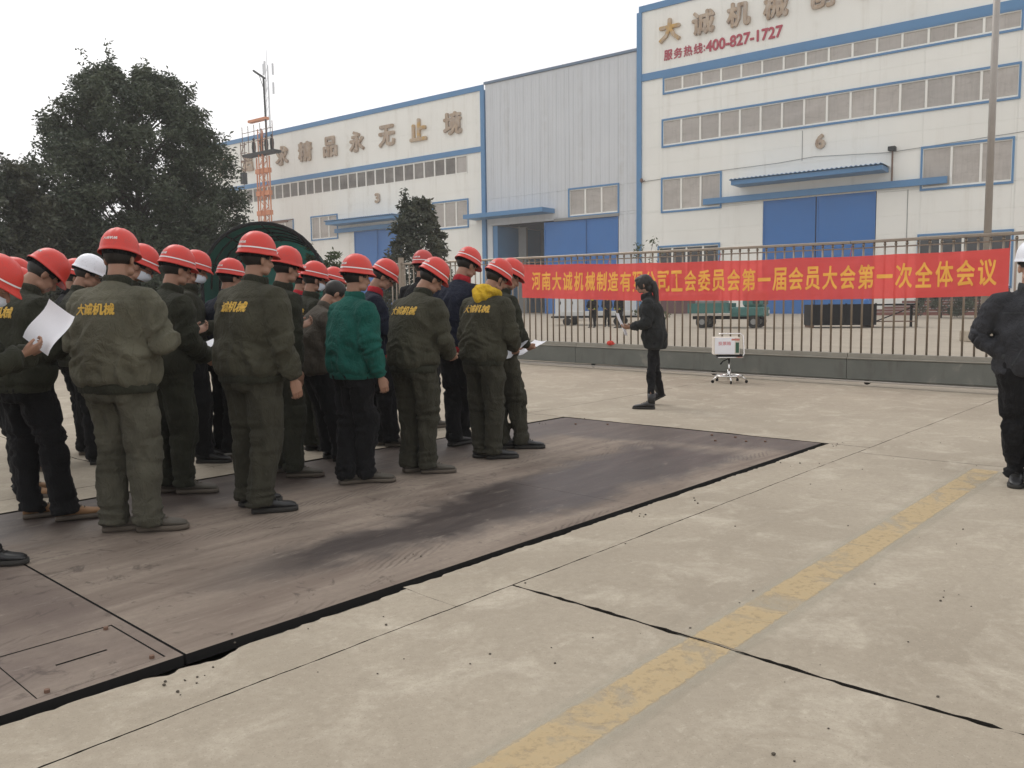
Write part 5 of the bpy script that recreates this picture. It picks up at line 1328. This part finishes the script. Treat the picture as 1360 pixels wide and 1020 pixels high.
        for sx in (-1, 1):
            P_ = []
            for t_ in np.linspace(0, 1, 10):
                x_, dd = sx * (.085 + .05 * t_), .10 - .12 * t_; c = at(dd); h = jb.ray_cast(Vector((c[0] + x_, c[1] + .6, c[2])), Vector((0, -1, 0)))
                if h[0]: P_.append(tuple(h[0] + Vector((0, .002, 0))))
            if len(P_) > 2: mz = MB(); mz.tube(P_, .004, 6); mz.build('pocket_welt', M['greycol'], JK)
            P_ = []
            for x_ in np.linspace(.01, .19, 12):
                c = at(.34); h = jb.ray_cast(Vector((c[0] + sx * x_, c[1] + .6, c[2] + .02)), Vector((0, -1, 0)))
                if h[0]: P_.append(tuple(h[0] + Vector((0, .001, 0))))
            if len(P_) > 2: mz = MB(); mz.tube(P_, .003, 5); mz.build('chest_seam', M['greycol'], JK)
    if g['hood']:
        mb_ = MB(); c = at(.52); 
        mb_.tube([c + np.array((math.cos(t) * .095, -.012 + math.sin(t) * .085, .02 - .03 * math.sin(t))) * S for t in np.linspace(-.9 - math.pi * .0, math.pi + .9, 14) * -1], [.030, .034, .038, .042, .046, .048, .050, .050, .048, .046, .042, .038, .034, .030], 12)
        mb_.tube([c + np.array(q_) * S for q_ in ((-.07, -.07, .03), (-.04, -.12, .0), (0, -.135, -.03), (.04, -.12, 0), (.07, -.07, .03))], [(.03, .05)] * 1 + [(.035, .055), (.038, .06), (.035, .055), (.03, .05)], 12)
        hv, hf = remesh(mb_, .009, 3); hn = vnormals(hv, hf); hv = hv + hn * (fold(hv * 18 + sd) * .008)[:, None]
        link('hood', mesh_np('hood', hv, hf, M[g['hood']]), JK)
    # ---- body: one mesh (head, neck, torso core, arms, hands, legs)
    B = MB(); hv, hf = HEAD; hs_ = .5 + .5 * S; Rh = J['Rh']; hp = J['hp']
    hw = (Rh @ (hv * hs_).T).T + hp
    # keep the neck running down into the collar
    low = np.clip((-hv[:, 2]) / .14, 0, 1)[:, None]; hw = hw * (1 - low) + (np.array(at(.50)) + (rotx(-ang(.5)) @ (hv * np.array((1, 1, 0)) * hs_).T).T + np.array((0, .03, 0))) * low
    fc = np.array([hv[list(f)].mean(0) for f in hf]); lip = (np.abs(fc[:, 0]) < .021) & (fc[:, 2] > .026) & (fc[:, 2] < .046) & (fc[:, 1] > .083)
    B.v += [tuple(p) for p in hw]; B.f += hf; B.mi += [1 if l_ else 0 for l_ in lip]
    for i, (sh, el, wr, mode) in enumerate(arms):
        kind = 'grip' if mode in ('paper', 'paper2', 'cross', 'fold', 'low') else 'relax'; vv, ff = HAND[kind]; vv = vv * S * .96
        Yd = (wr - el) / np.linalg.norm(wr - el)
        if kind == 'grip': Yd = Yd + np.array((0, 0, .1)); Yd /= np.linalg.norm(Yd)
        s = -1 if i == 0 else 1
        if mode == 'pocket': Yd = np.array((-s * .75, -.1, -.65)); Yd /= np.linalg.norm(Yd)
        palm = np.array((-s * 1., .15, 0)) if kind == 'relax' else np.array((-s * .55, .2, .75))
        Z = -palm + Yd * (palm @ Yd); Z /= np.linalg.norm(Z); X = np.cross(Yd, Z)
        if i == 1: vv = vv * np.array((-1, 1, 1)); ff = [tuple(reversed(f)) for f in ff]
        if i == 1: pass
        w_ = vv[:, [0]] * X + vv[:, [1]] * Yd + vv[:, [2]] * Z + wr + Yd * .018
        o = len(B.v); B.v += [tuple(p) for p in w_]; B.f += [tuple(k + o for k in f) for f in ff]; B.mi += [0] * len(ff)
        B.tube([at(.44), sh, el, wr - Yd * .02], [.045, .05, .038, .026], 8)
    B.tube([at(-.02), at(.15), at(.3), at(.42), at(.5)], [(.12, .085), (.12, .085), (.14, .09), (.13, .07), (.05, .045)], 12, up=(1, 0, 0))
    for hip, kn, an in legs: k_ = .55 if g['boot'] else 1; B.tube([hip + (0, 0, .03), kn + (0, -.004, 0), an + (0, 0, .10 if g['boot'] else 0)], [.055 * k_, .036 * k_, .026 * k_], 8)
    BD = B.build('body', [M[g['skin']], M['lip']], root, True)
    MH = Matrix.Translation(Vector(hp)) @ Matrix(Rh.tolist()).to_4x4() @ Matrix.Scale(hs_, 4)
    def onhead(name, me, par=root, extra=None):
        o = link(name, me, par); o.matrix_local = MH if extra is None else MH @ extra; return o
    onhead('hair', HAIR[g['hair']])
    if g.get('face'):
        for e in EYES: onhead('eye', e)
        m_ = MB()
        for s in (-1, 1): m_.tube([(s * .018, .0915, .112), (s * .032, .0925, .1155), (s * .050, .082, .112)], [.002, .003, .0015], 6)
        onhead('eyebrows', m_.mesh('eyebrows', M['hair'], True))
    if g['glasses']: onhead('spectacles', GLASSME)
    if g['mask']: onhead('face_mask', MASKME)
    if g['hat']:
        T = Matrix.Translation((0, 0, g.get('hatz', .009))) @ Matrix.Scale(.955, 4) @ Matrix.Translation((0, 0, .03)) @ Matrix.Rotation(math.radians(g['hattilt']), 4, 'X') @ Matrix.Translation((0, 0, -.03))
        hat = onhead('hard_hat', HATME[g['hat']], root, T)
        if g['stripe']: link('stripe', STRME, hat)
        link('headband', BANDME, hat)
        if g['hattext'] and g['hat'] != 'hatwhite': link('hat_lettering', HATTEXT, hat)
        if g['patch']: link('size_patch', PATCHME, hat)
        if g['strap']:
            m_ = MB(); m_.tube([(-.090, 0, .125), (-.079, .014, .06), (-.05, .045, .002), (0, .06, -.012), (.05, .045, .002), (.079, .014, .06), (.090, 0, .125)], .004, 5); link('chin_strap', m_.mesh('chin_strap', M['black'], True), hat)
    root['wr'] = [list(map(float, base + W2L.T @ a[2])) for a in arms][1]
    del root['wr']
    PEOPLE.append((root, g, J, arms, base, W2L)); return root
PEOPLE = []

def sheet(center, w, h, Rz, tilt, name, label, curl=.02, roll=0., group=None):
    n = 8; V = []; F = []
    for i in range(n + 1):
        for j in range(n + 1):
            x, y = (i / n - .5) * w, (j / n - .5) * h; V.append((x, y, curl * ((x / w * 2) ** 2) + curl * .7 * (y / h * 2) ** 3))
    F = [(i * (n + 1) + j, (i + 1) * (n + 1) + j, (i + 1) * (n + 1) + j + 1, i * (n + 1) + j + 1) for i in range(n) for j in range(n)]
    t = len(V); V += [(a, b, c - .0012) for a, b, c in V]; F += [tuple(k + t for k in reversed(f)) for f in F]
    o = link(name, mesh_np(name, V, F, M['paper'], True)); o.location = tuple(center); o.rotation_euler = (math.radians(tilt), math.radians(roll), math.radians(Rz)); return tag(o, label, 'paper', group)

# ---- the crowd: foot positions and helmet tops are measured in the photograph
N_, F_ = .0115, .016
PP = [
 dict(label='nearest worker cut off by the left edge, red helmet, reading a large white sheet', feet=((-40, 742), (2, 748)), headpx=(15, 341), heading=72, jacket='olive_dk', trousers='black', shoes='black', lean=12, hunch=22, nod=34, letter=False, cargo=False, arms=('paper2', 'paper2'), mask=True, hattext=False, vox=N_, splay=(4, 12), patch=False, girth=1.08, sg=1),
 dict(label='worker in olive jacket, black trousers and tan boots, helmet tipped far forward', feet=((62, 683), (105, 686)), headpx=(84, 337), heading=30, jacket='olive_dk', trousers='black', shoes='tan', lean=9, hunch=26, nod=44, turn=-14, cargo=False, vox=N_, girth=1.08, slim=.92, splay=(28, 34), stripe=False),
 dict(label='tall broad worker in faded grey olive jacket and trousers with helmet looking left', feet=((167, 700), (212, 700)), headpx=(160, 302), heading=20, jacket='olive_lt', trousers='trouser_lt', shoes='dusty', lean=3, hunch=14, nod=8, turn=18, stripe=False, vox=N_, girth=1.14, wd=1.14, arms=('elbow', 'elbow'), splay=(52, 58)),
 dict(label='worker half hidden behind the tall broad man, only the last gold character showing', feet=((237, 650), (262, 652)), headpx=(240, 325), heading=42, jacket='olive_dk', trousers='olive_dk', lean=4, hunch=16, nod=12, vox=N_, girth=1.05, splay=(20, 42), arms=('paper', 'low')),
 dict(label='big worker in olive uniform with one arm hanging and a bare fist at his side', feet=((345, 668), (362, 677)), headpx=(343, 306), heading=36, jacket='olive', trousers='trouser', shoes='black', lean=1, hunch=12, nod=4, turn=-6, arms=('low', 'down'), patch=True, vox=N_, girth=1.16, wd=1.13, splay=(14, 36), roll=0),
 dict(label='worker in dark olive right behind the big man with the hanging arm', feet=((378, 625), (404, 631)), headpx=(384, 326), heading=44, jacket='olive_dk', trousers='olive_dk', lean=3, hunch=14, nod=10, stripe=False, patch=True, letter=False, vox=F_, girth=1.0, splay=(20, 42), arms=('paper', 'down2')),
 dict(label='slim worker with black chin strap and narrow olive back, left of the green jacket', feet=((425, 596), (442, 597)), headpx=(421, 346), heading=55, jacket='olive_dk', trousers='olive_dk', shoes='black', lean=3, hunch=16, nod=10, strap=True, vox=F_, girth=.96, mask=True),
 dict(label='worker in dark green jacket and black trousers with clear red helmet', feet=((474, 640), (500, 638)), headpx=(475, 336), heading=48, jacket='green', trousers='black', collar='green', lean=1, hunch=10, nod=4, turn=-4, letter=False, cargo=False, arms=('low', 'down'), patch=True, vox=N_, girth=1.08, slim=.95, splay=(16, 38)),
 dict(label='worker in dusty olive uniform reading with bowed head, bare hand showing at right', feet=((556, 624), (580, 626)), headpx=(588, 344), heading=42, jacket='olive', trousers='trouser', lean=8, hunch=26, nod=30, turn=-12, arms=('paper', 'low'), vox=N_, girth=1.08, splay=(20, 40), roll=8),
 dict(label='worker with a bright yellow hood over the back of his olive jacket', feet=((646, 605), (664, 607)), headpx=(672, 345), heading=38, jacket='olive', trousers='trouser', shoes='black', lean=7, hunch=24, nod=28, turn=-16, hood='yellow', arms=('low', 'low'), strap=True, vox=N_, girth=1.0, splay=(20, 42), roll=6),
 dict(label='worker at the right end of the crowd, half hidden by the yellow hood', feet=((682, 594), (707, 594)), headpx=(687, 344), heading=58, jacket='olive_dk', trousers='trouser', shoes='black', lean=7, hunch=22, nod=26, turn=-10, arms=('low', 'low'), vox=F_, girth=1.0, splay=(14, 30)),
 dict(label='worker in navy jacket with red collar seen between two olive uniforms', feet=((611, 590), (622, 586)), headpx=(629, 329), heading=36, jacket='navy', trousers='black', collar='red', shoes='black', lean=3, hunch=20, nod=26, turn=-14, letter=False, cargo=False, arms=('paper', 'paper'), vox=F_, slim=.9, girth=.98),
 dict(label='worker whose faded red helmet stands highest beside the small magnolia tree', pos=(562, 9.2), headpx=(562, 325), heading=30, jacket='black', trousers='black', lean=0, hunch=8, nod=2, letter=False, hat='hatred2', cargo=False, vox=F_),
 dict(label='worker in profile with glasses, navy jacket with red collar', feet=((520, 590), (534, 592)), headpx=(521, 345), heading=75, jacket='navy', trousers='black', collar='red', shoes='dusty', lean=6, hunch=18, nod=30, letter=False, cargo=False, glasses=True, arms=('paper2', 'paper2'), vox=F_, hattext=False, face=True),
 dict(label='bareheaded person with dark hair bowed in a grey brown coat behind the green jacket', pos=(452, 7.3), headpx=(455, 381), heading=60, jacket='greybrown', trousers='black', shoes='black', hat=None, lean=18, hunch=30, nod=34, letter=False, cargo=False, S=.93, hem=.06, vox=F_),
 dict(label='small red helmet peeping over the grey brown coat beside the green jacket', pos=(455, 9.8), headpx=(447, 354), heading=62, jacket='olive_dk', trousers='black', lean=3, hunch=14, nod=14, letter=False, cargo=False, vox=.02, mask=True),
 dict(label='worker barely visible behind the black strap helmet, red collar and pale cheek', pos=(406, 9.6), headpx=(404, 351), heading=62, jacket='navy', trousers='black', collar='red', lean=2, hunch=12, nod=8, letter=False, cargo=False, vox=.02, mask=True, strap=True),
 dict(label='worker in dark navy left of the big man, red helmet with level stripe', feet=((306, 604), (318, 606)), headpx=(308, 342), heading=40, jacket='navy', trousers='black', shoes='white', lean=3, hunch=14, nod=6, letter=False, cargo=False, vox=F_, slim=.88),
 dict(label='masked worker whose face and dark strap show right of the half hidden olive back', pos=(276, 7.3), headpx=(266, 332), heading=68, jacket='olive_dk', trousers='black', shoes='black', lean=3, hunch=12, nod=18, letter=False, cargo=False, mask=True, strap=True, vox=F_, hattext=False),
 dict(label='masked worker looking down just right of the tall broad man, striped helmet tilted', pos=(205, 6.6), headpx=(198, 325), heading=70, jacket='olive_dk', trousers='olive_dk', shoes='dusty', lean=5, hunch=16, nod=26, letter=False, cargo=False, mask=True, vox=F_, hattext=False, glasses=True),
 dict(label='worker in the only white helmet of the crowd, dark glasses, behind two red ones', pos=(130, 7.3), headpx=(127, 338), heading=58, jacket='olive_dk', trousers='black', shoes='black', hat='hatwhite', lean=6, hunch=18, nod=22, letter=False, cargo=False, glasses=True, vox=F_, stripe=False),
 dict(label='worker almost hidden behind the white helmet, a sliver of red rim showing', pos=(112, 7.8), headpx=(106, 343), heading=60, jacket='black', trousers='black', lean=4, hunch=14, nod=14, letter=False, cargo=False, vox=.02),
 dict(label='worker at far left with flat striped red helmet between two bowed men', pos=(25, 6.0), headpx=(33, 355), heading=55, jacket='olive_dk', trousers='black', shoes='tan', lean=8, hunch=22, nod=24, letter=False, cargo=False, vox=F_, splay=(14, 30)),
 dict(label='worker at far left in the second row, plain red helmet above the striped one', pos=(32, 7.0), headpx=(27, 342), heading=55, jacket='olive_dk', trousers='black', lean=5, hunch=16, nod=18, letter=False, cargo=False, stripe=False, vox=.02, shoes='tan'),
 dict(label='worker at far left in the third row, only a round red helmet top visible', pos=(18, 7.9), headpx=(20, 341), heading=55, jacket='olive_dk', trousers='black', lean=3, hunch=14, nod=12, letter=False, cargo=False, stripe=False, vox=.02),
 dict(label='man in white helmet and glasses facing the camera at the right edge, hands in pockets', feet=((1380, 652), (1353, 645)), headpx=(1373, 319), heading=196, jacket='charcoal', trousers='black', collar='greycol', shoes='black', hat='hatwhite', lean=1, hunch=6, nod=2, letter=False, cargo=False, arms=('pocket', 'pocket'), glasses=True, face=True, hem=.05, vox=.0105, girth=1.06, slim=.92, splay=(-14, 16), group='', stripe=False, skin='skin3', hatz=.024, zip=True),
 dict(label='woman in dark padded jacket and boots with long ponytail walking left with papers', feet=((885, 537), (870, 543)), headpx=(852, 364), heading=-72, jacket='darkgrey', trousers='black', shoes='black', hat=None, hair='long', lean=9, hunch=8, nod=12, letter=False, cargo=False, arms=('fold', 'fold'), hem=.10, vox=.0115, girth=1.0, wd=.95, slim=.80, boot=True, group='', splay=(0, 0), heelup=0, S=.985),
]
for sp in PP:
    if sp.get('group') == '': sp.pop('group'); sp['group'] = None
    make_person(sp)

def hand_of(i, k):
    root, g, J, arms, base, W2L = PEOPLE[i]; sh, el, wr, mode = arms[k]; d = (wr - el) / np.linalg.norm(wr - el)
    return base + W2L.T @ (wr + d * .10)
def paper_for(i, w, h, tilt, label, dz=.0, dx=0., roll=0., curl=.015, rz=None, k=None):
    a, b = hand_of(i, 0), hand_of(i, 1); g = PEOPLE[i][1]; th = math.radians(g['heading']); c = (a + b) / 2 if k is None else hand_of(i, k)
    c = c + np.array((math.sin(th), math.cos(th), 0)) * (.06 + dx) + np.array((0, 0, .03 + dz)); return sheet(c, w, h, -g['heading'] if rz is None else rz, tilt, 'paper_sheet', label, curl, roll)
paper_for(0, .24, .24, 52, 'large bent white sheet held up by the nearest worker at the left edge', .06, -.01, 24, .04, rz=-30)
paper_for(13, .21, .30, 50, 'white sheet held by the worker in glasses with the red collar')
paper_for(9, .22, .30, 25, 'white sheet held low by the worker with the yellow hood')
paper_for(10, .21, .30, 20, 'white sheet held by the worker at the right end of the crowd', -.02, 0, 0)
paper_for(3, .21, .30, 20, 'white sheet in the hands of the half hidden worker with one gold character', 0, 0)
paper_for(26, .22, .32, 62, 'white papers held in front by the woman walking left', .03, .02, 8, .02)
paper_for(1, .21, .30, 30, 'white sheet read by the worker in tan boots')

# three men in the yard, seen in pieces under the banner
YM = [(787, 43, 'black', 200, 'man in hi-vis helmet left of two others on the yard behind the banner'), (806, 44, 'navy', 170, 'man in dark clothes standing in the middle of the yard behind the banner'), (822, 42, 'black', 220, 'man in dark clothes out in the yard, closest to the walking woman')]
for k, (px, Y, c, hd, lab) in enumerate(YM):
    make_person(dict(label=lab, pos=(px, Y), heading=hd, jacket=c, trousers='black', shoes='black', hat='hatred2' if k else 'hatwhite', letter=False, cargo=False, vox=.03, lean=6, arms=('low', 'low'), group='men working in the yard', hem=.05, collar='vest', S=.98))

# ---- stool with the ballot box
q = gp(968, 508)
st = thing('swivel_stool', 'low chrome swivel stool with a ring foot and curved back rail before the gate', 'stool', tuple(q), math.radians(-8))
m = MB(); m.tube([(0, 0, .06), (0, 0, .40)], .016, 12); m.tube([(0, 0, .05), (0, 0, .22)], .026, 12); m.build('column', M['chrome'], st, True)
m = MB(); m.tube([(.22 * math.cos(a), .22 * math.sin(a), .115) for a in np.linspace(0, 2 * math.pi, 33)], .012, 8, caps=False); m.build('foot_ring', M['chrome'], st, True)
for k in range(5):
    a = k * 2 * math.pi / 5 - 1.57; m = MB(); c, s_ = math.cos(a), math.sin(a); m.tube([(0, 0, .12), (c * .12, s_ * .12, .115), (c * .22, s_ * .22, .10), (c * .285, s_ * .285, .045)], [.018, .016, .015, .013], 8); l_ = m.build('leg', M['chrome'], st, True)
    m = MB(); m.tube([(c * .285 - s_ * .012, s_ * .285 + c * .012, .024), (c * .285 + s_ * .012, s_ * .285 - c * .012, .024)], .024, 12); m.build('caster', M['black'], l_, True)
m = MB(); m.bevbox(-.20, .20, -.17, .19, .425, .465, .012); m.build('seat', M['black'], st)
m = MB(); m.tube([(-.20, -.18, .425), (.20, -.18, .425), (.215, .0, .425), (.20, .2, .425), (-.2, .2, .425), (-.215, 0, .425), (-.2, -.18, .425)], .010, 8, caps=False); m.build('seat_frame', M['chrome'], st, True)
m = MB(); m.tube([(.20, -.05, .42), (.235, -.02, .47), (.245, .12, .62), (.245, .16, .76), (.20, .18, .80), (-.10, .18, .80), (-.16, .18, .79)], .013, 8); m.build('back_rail', M['chrome'], st, True)
m = MB(); m.tube([(0, 0, .40), (-.10, -.06, .36), (-.15, -.09, .31)], [.010, .009, .012], 8); m.build('height_lever', M['black'], st, True)
bx = thing('ballot_box', 'white paper covered box with faint red handwriting standing on the chrome stool', 'box', (q[0], q[1], q[2] + .467), math.radians(-8))
m = MB(); m.bevbox(-.265, .15, -.13, .15, 0, .285, .0055); m.build('case', mk_plain('box card', (.74, .68, .60), .8, 0, .05), bx)
m = MB(); m.box2(-.245, .07, -.1335, -.1305, .012, .278); m.build('front_sheet', M['paper'], bx)
m = MB(); m.box2(.085, .14, -.1325, -.1305, .03, .2); m.build('green_print', mk_plain('dark green print', (.03, .10, .06), .6), bx)
m = MB(); m.box2(.02, .148, -.1345, -.132, .232, .262); m.build('red_tape', mk_plain('pink tape', (.62, .22, .18), .7), bx)
TV, TF = text_fit('投票箱', .20, .062, 0, .02, 2); link('handwriting', mesh_np('handwriting', [(p[0] - .09, -.135 + p[2] * .02, .185 + p[1]) for p in TV], TF, mk_plain('pink marker', (.72, .32, .34), .8), False), bx)
